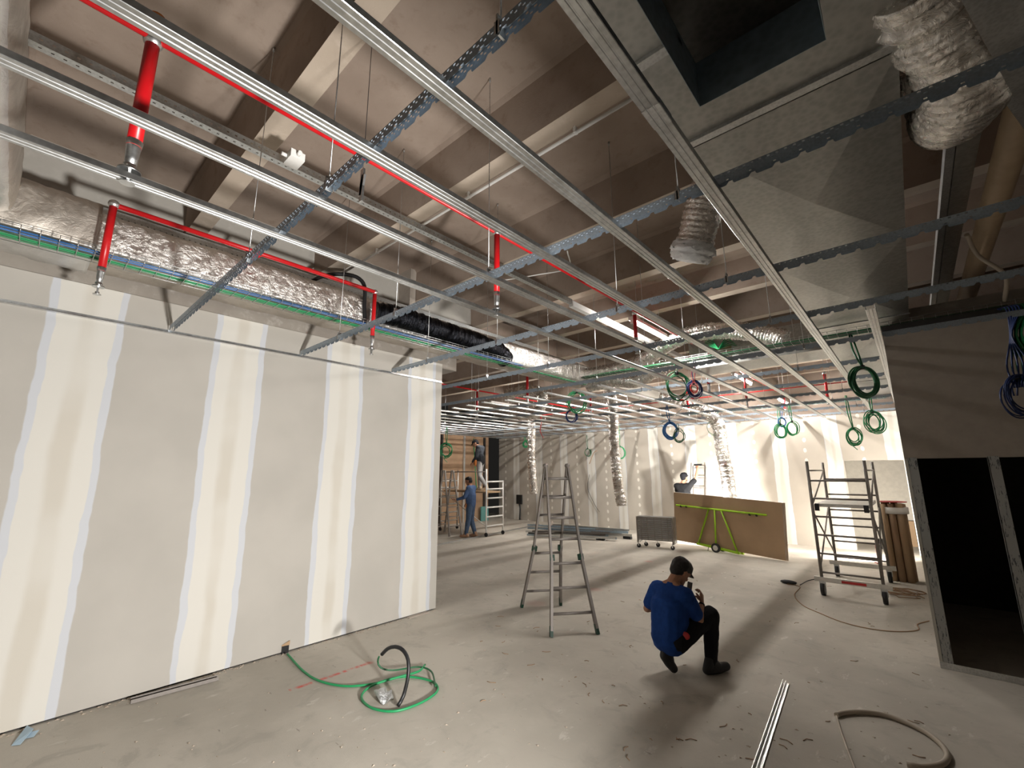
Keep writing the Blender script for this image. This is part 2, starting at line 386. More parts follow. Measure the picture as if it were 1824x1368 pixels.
def runner(y, x0, x1, label):
    L = x1-x0; bm = nb(); p = .1; n = int(L/p); h = .052; w = .0175
    for sgn in (-1, 1):
        for i in range(n):
            X0 = i*p
            a = [(X0, h), (X0+p, h), (X0+p, .016), (X0+p*.82, .016), (X0+p*.74, .006), (X0+p*.68, 0), (X0+p*.06, 0), (X0+p*.0, .008)]
            vs = [bm.verts.new((u, sgn*w, v)) for u, v in a]; bm.faces.new(vs)
    vs = [bm.verts.new((u, v, h)) for u, v in ((0, -w), (n*p, -w), (n*p, w), (0, w))]; bm.faces.new(vs)
    o = obj('toothed_runner', bm, 'runner', None, (x0, y, ZG+.02)); tag(o, label, 'runner', 'toothed primary runners of the ceiling grid'); return o
RY = []
for k in range(11):
    y = .86+1.262*k; RY.append(y)
    x0 = XW+.03 if y < 4.3 else -12.95; x1 = 3.0 if y < 6.3 else -.08
    runner(y, x0, x1, 'toothed steel runner, %s from the camera' % ORD[k] if k else 'toothed steel runner nearest the camera, dark and strongly slanted')
# hangers
rng = random.Random(3)
def slab_z(y):
    u = ((y-1.0+.725) % 1.45)-.725; u = abs(u)
    return 4.5 if u < .09 else 5.0
def hanger(x, y, label, zt=None, zb=ZG+.05):
    zt = zt or slab_z(y)
    t = thing('hanger_rod', label, 'hanger', (x, y, zb), group='hanger rods of the ceiling grid')
    obj('rod', nb(tube, [(x, y, zb), (x, y, zt)], .0032, 6), 'galv', t)
    b = nb(); box(b, x-.004, x+.004, y-.02, y+.02, zb-.02, zb+.055); box(b, x-.012, x+.012, y-.02, y-.016, zb-.02, zb+.03); obj('clip', b, 'galv', t)
    b = nb(); tube(b, [(x, y, zt-.03), (x, y, zt)], .009, 6); obj('anchor', b, 'galv', t)
for k, y in enumerate(RY):
    xs_ = [-4.4, -3.15, -1.95, -.85] if y < 4.3 else [-12, -10.4, -8.9, -7.6, -6.2, -4.8, -3.5, -2.2, -.9]
    for j, x in enumerate(xs_):
        x += rng.uniform(-.18, .18)
        if k == 0 and j in (0,): continue
        hanger(x, y, 'thin rod hanging the %s toothed runner, %s from the left' % (ORD[k], ORD[j]))
# clamp dangling from a wire near the first runner
p = at(648, 285, 'z', 3.62)
t = thing('wire_clamp', 'loose silver wire clamp dangling between the two nearest red pipe channels', 'clamp', (p.x, p.y, 3.3))
obj('wire', nb(tube, [(p.x, p.y, 3.55), (p.x, p.y, 4.9)], .002, 6), 'black', t)
b = nb(); beam(b, (p.x, p.y, 3.36), (p.x, p.y, 3.56), .03, .012); beam(b, (p.x-.012, p.y, 3.40), (p.x+.014, p.y, 3.52), .012, .03); obj('clamp_body', b, 'galv', t)
# ------------------------------------------------------------------ big rectangular duct with open collar
DX0, DX1, DZ0, DZ1 = -.72, .19, 3.70, 4.15
t = thing('rectangular_duct', 'large galvanised rectangular duct with creased panels running into the distance', 'duct', (DX0, -2, DZ0))
HX0, HX1, HY0, HY1 = -.50, -.035, -.6, 1.83
bm = nb()
def sheet(bm, pts): bm.faces.new([bm.verts.new(p) for p in pts])
for (x0, x1, y0, y1) in ((DX0, HX0, -2.4, 2.25), (HX1, DX1, -2.4, 2.25), (HX0, HX1, -2.4, HY0), (HX0, HX1, HY1, 2.25)):
    sheet(bm, [(x0, y0, DZ0), (x1, y0, DZ0), (x1, y1, DZ0), (x0, y1, DZ0)])
for x in (DX0, DX1): sheet(bm, [(x, -2.4, DZ0), (x, 2.25, DZ0), (x, 2.25, DZ1), (x, -2.4, DZ1)])
sheet(bm, [(DX0, -2.4, DZ1), (DX1, -2.4, DZ1), (DX1, 2.25, DZ1), (DX0, 2.25, DZ1)]); sheet(bm, [(DX0, -2.4, DZ0), (DX1, -2.4, DZ0), (DX1, -2.4, DZ1), (DX0, -2.4, DZ1)])
solid(bm, .002); obj('duct_section', bm, 'duct', t)
bm = nb()
for (a, b) in (((HX0, HY0), (HX1, HY0)), ((HX1, HY0), (HX1, HY1)), ((HX1, HY1), (HX0, HY1)), ((HX0, HY1), (HX0, HY0))):
    sheet(bm, [(*a, DZ0+.03), (*b, DZ0+.03), (*b, 3.50), (*a, 3.50)])
solid(bm, .002); obj('collar', bm, 'ductdark', t, label='open rectangular collar under the duct')
bm = nb(); box(bm, HX0-.02, HX1+.02, HY0, HY1, DZ1-.02, DZ1-.01); obj('unlit_inside_shade', bm, 'dark', t)  # dark sheet painting the unlit inside of the duct above the collar
for y in (1.63, 2.27):
    for x0, x1 in (((DX0-.02, HX0), (HX1, DX1+.02)) if y < 2 else ((DX0-.02, DX1+.02),)):
        bm = nb(); box(bm, x0, x1, y-.024, y+.024, DZ0-.022, DZ0); obj('flange', bm, 'galv', t)
y0 = 2.33
for i in range(5):
    y1 = y0+(2.05 if i == 0 else 2.35); bm = nb(); cx, cy = (DX0+DX1)/2, (y0+y1)/2
    c = [(DX0, y0), (DX1, y0), (DX1, y1), (DX0, y1)]; dz = -.04
    for q in range(4): sheet(bm, [(*c[q], DZ0), (*c[(q+1) % 4], DZ0), (cx, cy, DZ0+dz)])
    for x in (DX0, DX1):
        sheet(bm, [(x, y0, DZ0), (x, y1, DZ0), (x, y1, DZ1), (x, y0, DZ1)])
    sheet(bm, [(DX0, y0, DZ1), (DX1, y0, DZ1), (DX1, y1, DZ1), (DX0, y1, DZ1)])
    obj('duct_section', bm, 'duct', t, normals=False)
    if i > 0:
        bm = nb(); box(bm, DX0-.01, DX1+.01, y0-.012, y0+.012, DZ0-.012, DZ0); obj('flange', bm, 'galv', t)
    y0 = y1
# ------------------------------------------------------------------ foil-wrapped ducts along the left wall
def wrap_duct(bm, pts, w, h, n=32, seed=0, amp=.012, sag=0):
    pts = [Vector(p) for p in pts]; rings = []
    for i, p in enumerate(pts):
        t_ = (pts[min(i+1, len(pts)-1)]-pts[max(i-1, 0)]).normalized(); s = t_.cross(Vector((0, 0, 1))).normalized(); u = s.cross(t_)
        ring = []
        for k in range(n):
            a = 2*PI*k/n; c, q = math.cos(a), math.sin(a); e = .42
            x_ = math.copysign(abs(c)**e, c)*w/2; z_ = math.copysign(abs(q)**e, q)*h/2
            P = p+s*x_+u*z_; nn = noise.noise(P*7+Vector((seed, 0, 0)))*amp+noise.noise(P*19)*amp*.6
            d = (s*x_+u*z_).normalized(); ring.append(bm.verts.new(P+d*nn))
        rings.append(ring)
    for A, B in zip(rings, rings[1:]):
        for k in range(n):
            f = bm.faces.new((A[k], A[(k+1) % n], B[(k+1) % n], B[k])); f.smooth = True
            c = f.calc_center_median(); 
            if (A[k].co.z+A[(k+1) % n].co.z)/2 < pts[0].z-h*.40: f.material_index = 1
    bm.faces.new(rings[0]); bm.faces.new(rings[-1][::-1])
def line(a, b, step=.03):
    a, b = Vector(a), Vector(b); n = max(2, int((b-a).length/step)); return [a.lerp(b, i/n) for i in range(n+1)]
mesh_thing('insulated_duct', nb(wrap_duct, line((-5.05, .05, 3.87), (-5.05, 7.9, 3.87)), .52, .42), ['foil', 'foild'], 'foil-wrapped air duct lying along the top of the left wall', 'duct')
mesh_thing('insulated_duct', nb(wrap_duct, line((2.8, -.56, 4.02), (-4.72, -.56, 4.02)), .6, .55, seed=5, amp=.006), ['foild', 'foilw'], 'pale foil-faced duct box at the upper left corner of the picture', 'duct')
bm = nb(wrap_duct, line((-5.02, -.9, 3.90), (-5.02, .2, 3.88)), .60, .5, seed=9, amp=.02)
mesh_thing('duct_elbow', bm, ['foild', 'foilw'], 'crumpled foil elbow joining the pale duct box to the wall duct', 'duct')
def flexr(seed=0, amp=.05, ridge=.035, per=3):
    def f(i, a, p): return 1+ridge*math.sin(i*2*PI/per)+amp*noise.noise(p*14+Vector((seed, 0, 0)))+amp*.7*noise.noise(p*37)
    return f
def flex(name, pts, r, m, label, seed=0, amp=.07, ridge=.05, step=.014, open_end=False, n=28):
    sp = spline(pts, step); bm = nb(tube, sp, r, n, not open_end, flexr(seed, amp, ridge))
    if open_end: solid(bm, .004)
    return mesh_thing(name, bm, m, label, 'duct')
flex('flexible_duct', [(-4.76, 2.75, 3.86), (-4.72, 3.1, 3.87), (-4.70, 3.8, 3.84), (-4.72, 4.6, 3.83), (-4.76, 5.0, 3.80), (-4.8, 5.2, 3.72)], .135, 'blackfoil', 'black film-wrapped flexible duct bulging in front of the foil duct', 2, .14, .05)
flex('flexible_duct', [(-4.98, 7.7, 3.86), at(1110, 655, 'y', 7.6), at(1150, 640, 'y', 7.3), at(1180, 618, 'y', 7.1), at(1215, 600, 'y', 6.95), at(1262, 590, 'y', 6.9), at(1320, 590, 'y', 6.9), at(1372, 598, 'y', 6.9), at(1400, 606, 'y', 6.9)], .13, 'foilf', 'silver flexible duct arching over the runners towards the big duct', 3, .09)
flex('flexible_duct', [(-5.0, 8.1, 3.70), at(1090, 678, 'y', 7.9), at(1130, 680, 'y', 7.8), at(1160, 665, 'y', 7.7), at(1185, 655, 'y', 7.7)], .12, 'foilf', 'lower silver flexible duct branching at the end of the foil duct', 4, .09)
e = at(1245, 300, 'y', 2.9)
a0, a1 = at(1262, 345, 'y', 3.12), at(1236, 438, 'y', 3.2)
d_ = (a1-a0).normalized()
t = thing('flexible_duct', 'short silver flexible duct with white wool at its open end beside the big duct', 'duct', tuple(a1))
obj('foil_sleeve', nb(tube, spline([a0-d_*.35+Vector((.25, 0, .05)), a0-d_*.12+Vector((.04, 0, .02)), a0, a1-d_*.02], .012), .135, 28, True, flexr(8, .08, .05)), 'foilf', t)
bm = nb(); sphs = [(a1+d_*.03, .13)]
tube(bm, line(a1-d_*.03, a1+d_*.11, .012), .142, 36, True, lambda i, a, p: (1.03+.02*i if i < 6 else 1.13-(i-6)*.05)+.14*noise.noise(p*40))
for v in bm.verts: v.co += Vector((noise.noise(v.co*70), noise.noise(v.co*70+Vector((9, 0, 0))), noise.noise(v.co*55+Vector((0, 7, 0)))-.2))*.025
obj('wool_lining', bm, 'fluff', t, label='white fluffy wool')
flex('flexible_duct', [at(1625, -60, 'z', 3.8), at(1660, 10, 'z', 3.78), at(1700, 80, 'z', 3.72), at(1722, 150, 'z', 3.68), at(1700, 190, 'z', 3.75), at(1690, 205, 'z', 3.95)], .17, 'foilf', 'thick crumpled silver flexible duct at the upper right corner', 11, .12, .04)
flex('flexible_duct', [at(1625, 120, 'z', 4.0), at(1630, 150, 'z', 3.95), at(1660, 195, 'z', 3.9)], .09, 'foilf', 'thin crumpled foil collar tucked between big duct and silver flexible duct', 12, .14, .04)
flex('flexible_duct', [(-9.05, 11, 3.5), (-9.0, 11, 3.3), (-9.02, 11, 2.6), (-9.0, 11, 2.0), (-8.93, 11, 1.22)], .13, 'foilf', 'silver flexible duct hanging free, leftmost of the three', 5, .16, .04, open_end=True)
flex('flexible_duct', [(-5.55, 10, 4.0), (-5.5, 10, 3.5), (-5.52, 10, 2.6), (-5.48, 10, 1.7), (-5.40, 10, 1.08)], .125, 'foilf', 'silver flexible duct hanging free, middle of the three', 6, .16, .04, open_end=True)
q = [at(1175, 708, 'y', 11.5), at(1215, 716, 'y', 11.8), at(1252, 728, 'y', 12.1), at(1278, 755, 'y', 12.3), at(1286, 800, 'y', 12.4), at(1296, 850, 'y', 12.4), at(1302, 905, 'y', 12.4)]
flex('flexible_duct', q, .165, 'foilf', 'thick silver flexible duct dropping behind the brown board stack, rightmost of the three', 7, .14, .04, open_end=True)
flex('flexible_duct', [(-7.9, 8.6, 3.95), (-7.3, 8.7, 3.98), (-6.9, 8.8, 3.9), (-6.85, 8.8, 3.6), (-7.1, 8.8, 3.36), (-7.6, 8.8, 3.36)], .13, 'foilf', 'bent silver flexible duct seen above the end of the left wall', 13, .12, .05, open_end=True)
# plenum box with opening
t = thing('air_plenum', 'grey sheet metal plenum box with a square wool-lined opening', 'plenum', (-1.6, 7.6, 3.55))
pa, pb = at(1225, 600, 'y', 7.5), at(1400, 600, 'y', 7.5)
PX0, PX1, PZ0, PZ1 = pa.x, DX0-.01, 3.60, 4.05; ox0, ox1 = at(1258, 610, 'y', 7.5).x, at(1302, 610, 'y', 7.5).x
bm = nb(); box(bm, PX0, ox0, 7.5, 7.52, PZ0, PZ1); box(bm, ox1, PX1, 7.5, 7.52, PZ0, PZ1); box(bm, ox0, ox1, 7.5, 7.52, PZ0, 3.66); box(bm, ox0, ox1, 7.5, 7.52, 3.92, PZ1)
box(bm, PX0, PX1, 7.52, 8.2, PZ0, PZ0+.01); box(bm, PX0, PX1, 7.52, 8.2, PZ1-.01, PZ1); box(bm, PX0, PX0+.01, 7.52, 8.2, PZ0, PZ1); box(bm, PX1-.01, PX1, 7.52, 8.2, PZ0, PZ1)
obj('casing', bm, 'duct', t); obj('wool_lining', nb(box, ox0-.05, ox1+.05, 7.75, 7.8, PZ0+.01, PZ1-.01), 'yellow', t)
# ------------------------------------------------------------------ cable trays and cables
def tray(a, b, w, h, label, pitch=.1, drop=.0):
    a, b = Vector(a), Vector(b); d = (b-a).normalized(); s = d.cross(Vector((0, 0, 1))).normalized(); bm = nb()
    for x_, z_ in ((-w/2, h), (-w/2, h/2), (-w/2, 0), (-w/6, 0), (w/6, 0), (w/2, 0), (w/2, h/2), (w/2, h)):
        o = s*x_+Vector((0, 0, z_)); tube(bm, [a+o, b+o], .0025, 5)
    L = (b-a).length; n = int(L/pitch)
    for i in range(n+1):
        p = a+d*(i*pitch)
        tube(bm, [p-s*w/2+Vector((0, 0, h)), p-s*w/2, p+s*w/2, p+s*w/2+Vector((0, 0, h))], .0025, 5)
    return mesh_thing('wire_cable_tray', bm, 'galv', label, 'cable tray')
tray((-4.68, -.9, 3.60), (-4.68, 2.62, 3.60), .24, .06, 'wire cable tray with blue and green cables above the left wall, near length')
tray((-4.68, 2.66, 3.60), (-4.68, 8.0, 3.60), .24, .06, 'wire cable tray passing under the black flexible duct, far length')
tray((-4.3, 6.75, 3.56), (1.4, 6.75, 3.56), .2, .06, 'wire cable tray of green cables crossing in front of the dark room')
tray((-4.9, 12.3, 3.42), (-.12, 12.3, 3.42), .3, .07, 'wire cable tray close to the far taped wall')
tray((-5.2, 8.3, 3.42), (-5.2, 13.6, 3.42), .25, .06, 'wire cable tray deep in the far field of channels')
def cable(pts, r, m, label, group=None, n=6, name='cable', step=.08): return mesh_thing(name, nb(tube, spline(pts, step), r, n), m, label, 'cable', group)
rng = random.Random(11)
for i in range(6):
    x = -4.695-.016*i; cable([(x+rng.uniform(-.008, .008), y, 3.612+.012*(i % 2)) for y in [-.9+.7*j for j in range(13)]], .008, 'green', 'green cable in the tray above the left wall, %s from the room side' % ORD[i], 'green cables in the left tray')
for i in range(4):
    x = -4.585-.018*i; cable([(x+rng.uniform(-.008, .008), y, 3.614+.01*(i % 2)) for y in [-.9+.7*j for j in range(10)]], .007, 'blue', 'blue cable in the tray above the left wall, %s from the room side' % ORD[i], 'blue cables in the left tray')
for i in range(5):
    cable([(x, 6.69+.025*i+rng.uniform(-.006, .006), 3.572+.012*(i % 2)) for x in [-4.3+.75*j for j in range(8)]], .011, 'dkgreen' if i < 3 else 'green', 'green cable in the tray crossing to the dark room, %s from the camera' % ORD[i], 'green cables in the crossing tray')
for i in range(4):
    cable([(x, 12.2+.05*i, 3.44) for x in [-4.8+.65*j for j in range(8)]], .014, ['green', 'blue', 'dkgreen', 'teal'][i], ['green', 'blue', 'dark green', 'teal'][i]+' cable in the tray near the far taped wall', None)
def ring(c, R, nrm, k, phase=0, n=40, ov=1.0):
    u = Vector(nrm).cross(Vector((0, 0, 1))).normalized(); out = []
    for j in range(int(n*ov)+1):
        a = 2*PI*j/n+phase; rr = R*(1+.05*math.sin(3*a+k)); out.append(Vector(c)+u*rr*math.cos(a)*(.86+.1*math.sin(k*2.1))+Vector((0, 0, rr*math.sin(a)))+Vector(nrm)*(.015*math.sin(2*a+k)))
    return out
def coil(px, py, Y, rp, m, label, loops=5, top=3.3, r=.007, tail=True, spread=.12, lead=None):
    c = at(px, py, 'y', Y); dep = (c-Vector((0, 0, CAMZ))).dot(fw); R = rp*dep/FPX
    nrm = Vector((-fw.x, -fw.y, 0)).normalized(); rg = random.Random(int(px*7+py))
    t = thing('cable_coil', label, 'cable coil', tuple(c))
    bm = nb()
    for k in range(loops):
        cc = c+Vector((rg.uniform(-1, 1)*R*spread, rg.uniform(-1, 1)*.03, rg.uniform(-1, 1)*R*spread)); tube(bm, ring(cc, R*rg.uniform(.86, 1.06), nrm, k*1.3, PI/2, 36, 1), r, 6)
    obj('loops', bm, m, t)
    u = nrm.cross(Vector((0, 0, 1)))
    hp = Vector(lead) if lead else c+Vector((rg.uniform(-.05, .05), 0, 0)); hp.z = top
    b = nb(); tube(b, spline([hp, (hp+c)/2+u*.03+Vector((0, 0, R*.5)), c+Vector((0, 0, R))], .05), r, 6); tube(b, spline([hp+Vector((.02, 0, 0)), (hp+c)/2-u*.02+Vector((0, 0, R*.5)), c+Vector((.01, 0, R*.96))], .05), r, 6)
    obj('lead', b, m, t)
    b = nb(); tube(b, [c+Vector((0, 0, R*.86)), c+Vector((0, 0, R*1.14))], R*.09+.012, 8); obj('tie', b, 'black', t)
    if tail:
        b = nb(); tube(b, spline([c-Vector((0, 0, R)), c-Vector((0, 0, R*1.2))+u*R*.3, c-Vector((0, 0, R*1.7))-u*R*.2], .03), r*.8, 5); obj('tail', b, m, t)
    return t
coil(1207, 688, 6.7, 24, 'dkgreen', 'large dark green cable coil hanging left of the navy one under the arching duct', 6, 3.56, .008, False, .2)
coil(1237, 693, 6.75, 15, 'navy', 'navy blue cable coil with dark red wires beside the large green coil', 8, 3.56, .007, False, .15)
coil(1236, 692, 6.7, 8, 'redwire', 'bunch of dark red wires inside the navy coil', 6, 3.5, .004, True, .3)
coil(1028, 716, 7.4, 18, 'green', 'green cable coil hanging above a small navy one, left of the middle flexible duct', 6, 3.5, .008, False, .15)
coil(1018, 741, 7.4, 11, 'navy', 'small navy cable coil below the green coil', 4, 3.2, .008, False, .08)
coil(1194, 767, 9.3, 14, 'blue', 'thick blue cable coil in front of the far taped wall', 9, 3.3, .010, False, .16)
coil(1209, 776, 9.35, 11, 'dkgreen', 'small dark green coil tucked against the thick blue coil', 4, 2.9, .007, False, .2)
coil(1540, 680, 6.5, 26, 'dkgreen', 'large dark green cable coil beside the corner of the dark room', 8, 3.56, .010, False, .07, at(1512, 592, 'y', 6.75))
coil(1521, 777, 11.3, 14, 'green', 'green cable coil with long tail, lower left of the pair by the doorway', 6, 3.42, .010, True, .15)
coil(1556, 752, 11.3, 18, 'green', 'wide green cable coil, upper right of the pair by the doorway', 8, 3.42, .010, False, .25)
coil(1391, 768, 12.0, 12, 'green', 'green cable coil, left of two under the far tray', 5, 3.42, .009, False, .12)
coil(1412, 763, 12.0, 12, 'green', 'green cable coil, right of two under the far tray', 5, 3.42, .009, False, .12)
coil(1393, 752, 12.05, 8, 'blue', 'small blue cable coil above the two green ones under the far tray', 4, 3.42, .007, False, .12)
coil(1272, 760, 12.2, 12, 'dkgreen', 'thin dark green loop behind the bend of the rightmost flexible duct', 3, 3.42, .004, True, .3)
coil(1047, 806, 13.9, 7, 'dkgreen', 'tiny green ring of wire hanging on the far taped wall', 3, 3.2, .008, False, .04)
coil(1104, 806, 12.5, 11, 'green', 'green coil half hidden by the middle flexible duct', 4, 3.3, .009, False, .1)
coil(795, 803, 8.4, 12, 'green', 'tangled green cable coil against the end of the left wall', 7, 3.2, .010, True, .25)
coil(936, 791, 12.9, 5, 'green', 'small green tangle of cable below the grid in the far left corner', 9, 3.2, .011, False, .3)
coil(1818, 705, 5.9, 34, 'navy', 'dark blue cable coil hanging at the right edge of the picture', 10, 2.55, .006, False, .22)
t = thing('cable_bundle', 'loose hanging bundle of green and blue cables at the right edge', 'cables', tuple(at(1812, 620, 'y', 6.0)))
for m, s0 in (('dkgreen', 0), ('green', .03), ('navy', -.03)):
    b = nb()
    for j in range(5):
        o = Vector((s0+.012*j, -.01*j, 0)); tube(b, spline([at(1775-j*6, 558, 'y', 6.6), at(1800+j*2, 548, 'y', 6.1)+o, at(1808-j*3, 600, 'y', 6.0)+o, at(1802+j*6, 650, 'y', 5.95)+o, at(1816, 690, 'y', 5.9)+o], .05), .007, 6)
    obj('strand', b, m, t)
cable([at(1722, 418, 'z', 3.9), at(1742, 455, 'z', 3.8), at(1790, 490, 'z', 3.6), at(1790, 535, 'z', 3.5)], .018, 'beige', 'bent grey conduit dangling in front of the dark ceiling at right', step=.05)
# ------------------------------------------------------------------ struts, pipes, conduits
def strut(x, z, y0, y1, w, h, label, m='strut'):
    bm = nb(); extr(bm, [(-w/2, 0), (w/2, 0), (w/2, h), (w/2-.01, h), (w/2-.01, h-.003)], (0, 0, 0), (0, y1-y0, 0)); extr(bm, [(-w/2, 0), (-w/2, h)], (0, 0, 0), (0, y1-y0, 0))
    return tag(obj('perforated_strut', bm, m, None, (x, y0, z)), label, 'strut')
strut(-3.28, 4.2, -2.4, 4.9, .06, .06, 'perforated light grey strut carrying a white junction box')
strut(-5.58, 4.30, -2.4, 7.2, .30, .09, 'wide perforated steel tray below the pale blocks above the left wall')
t = thing('junction_box', 'small white junction box clipped under the perforated strut', 'box', (-3.13, 1.06, 4.16))
obj('box_body', nb(box, -3.18, -3.04, 1.02, 1.12, 4.14, 4.2), 'white', t)
obj('gland', nb(tube, [(-3.04, 1.07, 4.17), (-3.0, 1.07, 4.17)], .014, 8), 'white', t); obj('gland', nb(tube, [(-3.11, .98, 4.17), (-3.11, 1.02, 4.17)], .014, 8), 'white', t)
mesh_thing('light_trunking', nb(box, -3.31, -3.24, 4.9, 9.5, 4.16, 4.24), 'white', 'long pale trunking continuing the perforated strut', 'trunking')
def pipe_thing(label, pts, r, m='red', name='sprinkler_main'):
    return mesh_thing(name, nb(tube, pts, r, 14), m, label, 'pipe')
def drop(x, y, zt, r, label, zb=3.27, stub=False):
    t = thing('sprinkler_drop', label, 'sprinkler', (x, y, zb))
    zs = zb+.10
    obj('drop_pipe', nb(tube, [(x, y, zs+.06), (x, y, zt)], r, 14), 'red', t)
    b = nb(); tube(b, [(x, y, zb+.06), (x, y, zb+.10), (x, y, zs+.05), (x, y, zs+.09)], 1, 14, True, lambda i, a, p: (r*.75, r*.85, r*.95, r*1.12)[i]); obj('reducer', b, 'galv', t)
    b = nb(); tube(b, [(x, y, zb-.03), (x, y, zb-.012)], r*.5, 8); tube(b, [(x, y, zb-.035), (x, y, zb-.031)], r*1.0, 12); beam(b, (x-r*.5, y, zb-.03), (x-r*.6, y, zb+.03), .005, .01); beam(b, (x+r*.5, y, zb-.03), (x+r*.6, y, zb+.03), .005, .01)
    tube(b, [(x, y, zb+.026), (x, y, zb+.034)], r*1.5, 16); tube(b, [(x, y, zb+.034), (x, y, zb+.062)], r*.9, 6); obj('sprinkler_head', b, 'chan', t)
    b = nb(); sph(b, (x, y, zt), r*1.45, 2); 
    if stub: tube(b, [(x, y, zt), (x, y, zt+.12)], r*1.3, 12)
    obj('fitting', b, 'galv', t)
    if stub: obj('end_cap', nb(tube, [(x, y, zt+.12), (x, y, zt+.15)], r*1.1, 12), 'orange', t)
pipe_thing('long thin red sprinkler main above the third ceiling channel', [(-2.56, -2.4, 4.04), (-2.56, 13.8, 4.04)], .015)
drop(-2.578, .172, 4.04, .03, 'thick red sprinkler drop at the upper left with brass cap on top', 3.27, True)
drop(-2.55, 2.65, 4.04, .026, 'red sprinkler drop near the middle of the ceiling', 3.27)
for i, y in enumerate((5.45, 8.3, 10.8)): drop(-2.60, y, 4.04, .026, 'red sprinkler drop on the central main, %s beyond the middle one' % ORD[i], 3.5 if i == 0 else 3.27)
pipe_thing('red sprinkler pipe running beside the foil duct above the left wall', [(-4.54, .25, 4.03), (-4.56, 2.63, 4.03)], .022)
drop(-4.53, .25, 4.03, .026, 'red sprinkler drop with grey elbow in front of the taped left wall', 3.29)
drop(-4.57, 2.63, 4.03, .024, 'red sprinkler drop near the far end of the left wall', 3.29)
pipe_thing('short red branch pipe going up into the ribs behind the nearest runner', [(-4.55, 1.36, 4.03), (-4.9, 1.28, 4.03), (-5.4, 1.2, 4.0)], .02, name='sprinkler_branch')
pipe_thing('bright red pipe above the silver flexible duct', [(-4.1, 4.9, 4.05), (-4.1, 6.9, 4.05)], .03, name='sprinkler_main')
pipe_thing('red sprinkler main over the workers area', [(-8.3, 5.2, 4.0), (-8.3, 13.6, 4.0)], .02)
pipe_thing('red sprinkler crossing pipe deep in the room', [(-9, 11.6, 3.75), (-.2, 11.6, 3.75)], .012)
for i, (x, y) in enumerate(((-8.3, 7.9), (-8.3, 10.6), (-6.0, 7.2), (-6.1, 9.9), (-4.2, 11.6), (-1.2, 11.6), (-2.3, 13.2))): drop(x, y, 4.0, .028, 'distant red sprinkler drop, '+['by the end of the left wall', 'above the standing worker', 'left of the green and navy coils', 'above the leftmost hanging duct side', 'above the worker at the far wall', 'left of the doorway coils', 'close to the far wall'][i])
yc = at(1000, 235, 'z', 4.42).y
t = thing('ceiling_conduit', 'white conduit clipped along the edge of a concrete rib', 'conduit', (-2.8, 2.5, 4.45))
obj('conduit', nb(tube, [(-5.2, 2.53, 4.455), (-.6, 2.53, 4.455)], .014, 8), 'white', t)
for x in (-4.4, -2.8, -1.6): obj('clip', nb(box, x-.01, x+.01, 2.51, 2.55, 4.45, 4.5), 'white', t)
cable([(-3.9, 4.0, 4.42), (-3.3, 4.15, 4.38), (-2.9, 4.3, 4.4), (-2.7, 4.0, 4.44)], .008, 'white', 'white flexible conduit sagging under a rib near the junction', step=.06)
cable([(-5.50, 2.05, 4.1), (-5.1, 2.2, 4.25), (-4.9, 2.45, 4.3), (-4.80, 2.6, 4.2), (-4.78, 2.62, 3.9), (-4.78, 2.64, 3.66)], .024, 'black', 'black corrugated conduit arching from the wall tray down to the cables', step=.04, n=10)
pa = at(1790, 300, 'z', 4.0)
pipe_thing('thick beige pipe running along the dark ceiling at right', [(pa.x, 2.2, 4.0), (pa.x, 9.5, 4.0)], .085, 'pipe', 'waste_pipe')
for i, (u, v) in enumerate(((1672, 400), (1695, 330))):
    q = at(u, v, 'z', 4.2); mesh_thing('steel_channel', nb(box, q.x, q.x+(.05, .12)[i], 2.4, 9.2, 4.2, 4.28), ['galv', 'duct'][i], ['thin steel channel beside the big duct in the dark', 'wide dull steel channel next to the beige pipe'][i], 'channel')
b = nb(); qa, qb = at(1690, -40, 'z', 3.5), at(1815, 190, 'z', 3.5)
extr(b, [(0, .06), (0, 0), (.13, 0), (.13, .04)], qa, qb); solid(b, .002)
mesh_thing('steel_angle', b, 'galv', 'skewed galvanised steel section in the upper right corner', 'steel section')
b = nb(); qa, qb = at(1800, 100, 'z', 3.62), at(1900, 260, 'z', 3.62); beam(b, qa, qb, .16, .05)
mesh_thing('steel_plate', b, 'galv', 'dull galvanised plate behind the skewed steel section', 'plate')
# ------------------------------------------------------------------ tube lights
def tube_light(x, y, z, L, label, ax='y'):
    t = thing('tube_light', label, 'ceiling light', (x, y, z), 0)
    d = Vector((0, 1, 0)) if ax == 'y' else Vector((1, 0, 0)); c = Vector((x, y, z))
    b = nb(); beam(b, c, c+d*L, .09, .05); obj('housing', b, 'white', t)
    b = nb(); tube(b, [c+d*.04-Vector((0, 0, .045)), c+d*(L-.04)-Vector((0, 0, .045))], .02, 10); obj('tube', b, 'tube', t)
    for s in (.2, L-.2):
        q = c+d*s; obj('hanging_rod', nb(tube, [q, (q.x, q.y, slab_z(q.y))], .004, 6), 'galv', t)
    for s in (.01, L-.03):
        b = nb(); beam(b, c+d*s-Vector((0, 0, .05)), c+d*(s+.02)-Vector((0, 0, .05)), .05, .06); obj('end_cap', b, 'white', t)
tube_light(-2.80, 5.75, 4.10, 1.2, 'lit tube light, nearest of the row above the red main')
tube_light(-2.80, 10.7, 4.10, 1.5, 'lit tube light, second of the row above the red main')
tube_light(-2.35, 12.9, 3.72, .9, 'lit tube light close to the far wall')
tube_light(-9.6, 9.7, 4.05, 1.3, 'lit tube light above the workers on the left')
tube_light(-6.5, 11.4, 4.3, 1.3, 'added lit tube light deep above the channel field')  # added fill light deep in the room, no known fixture here
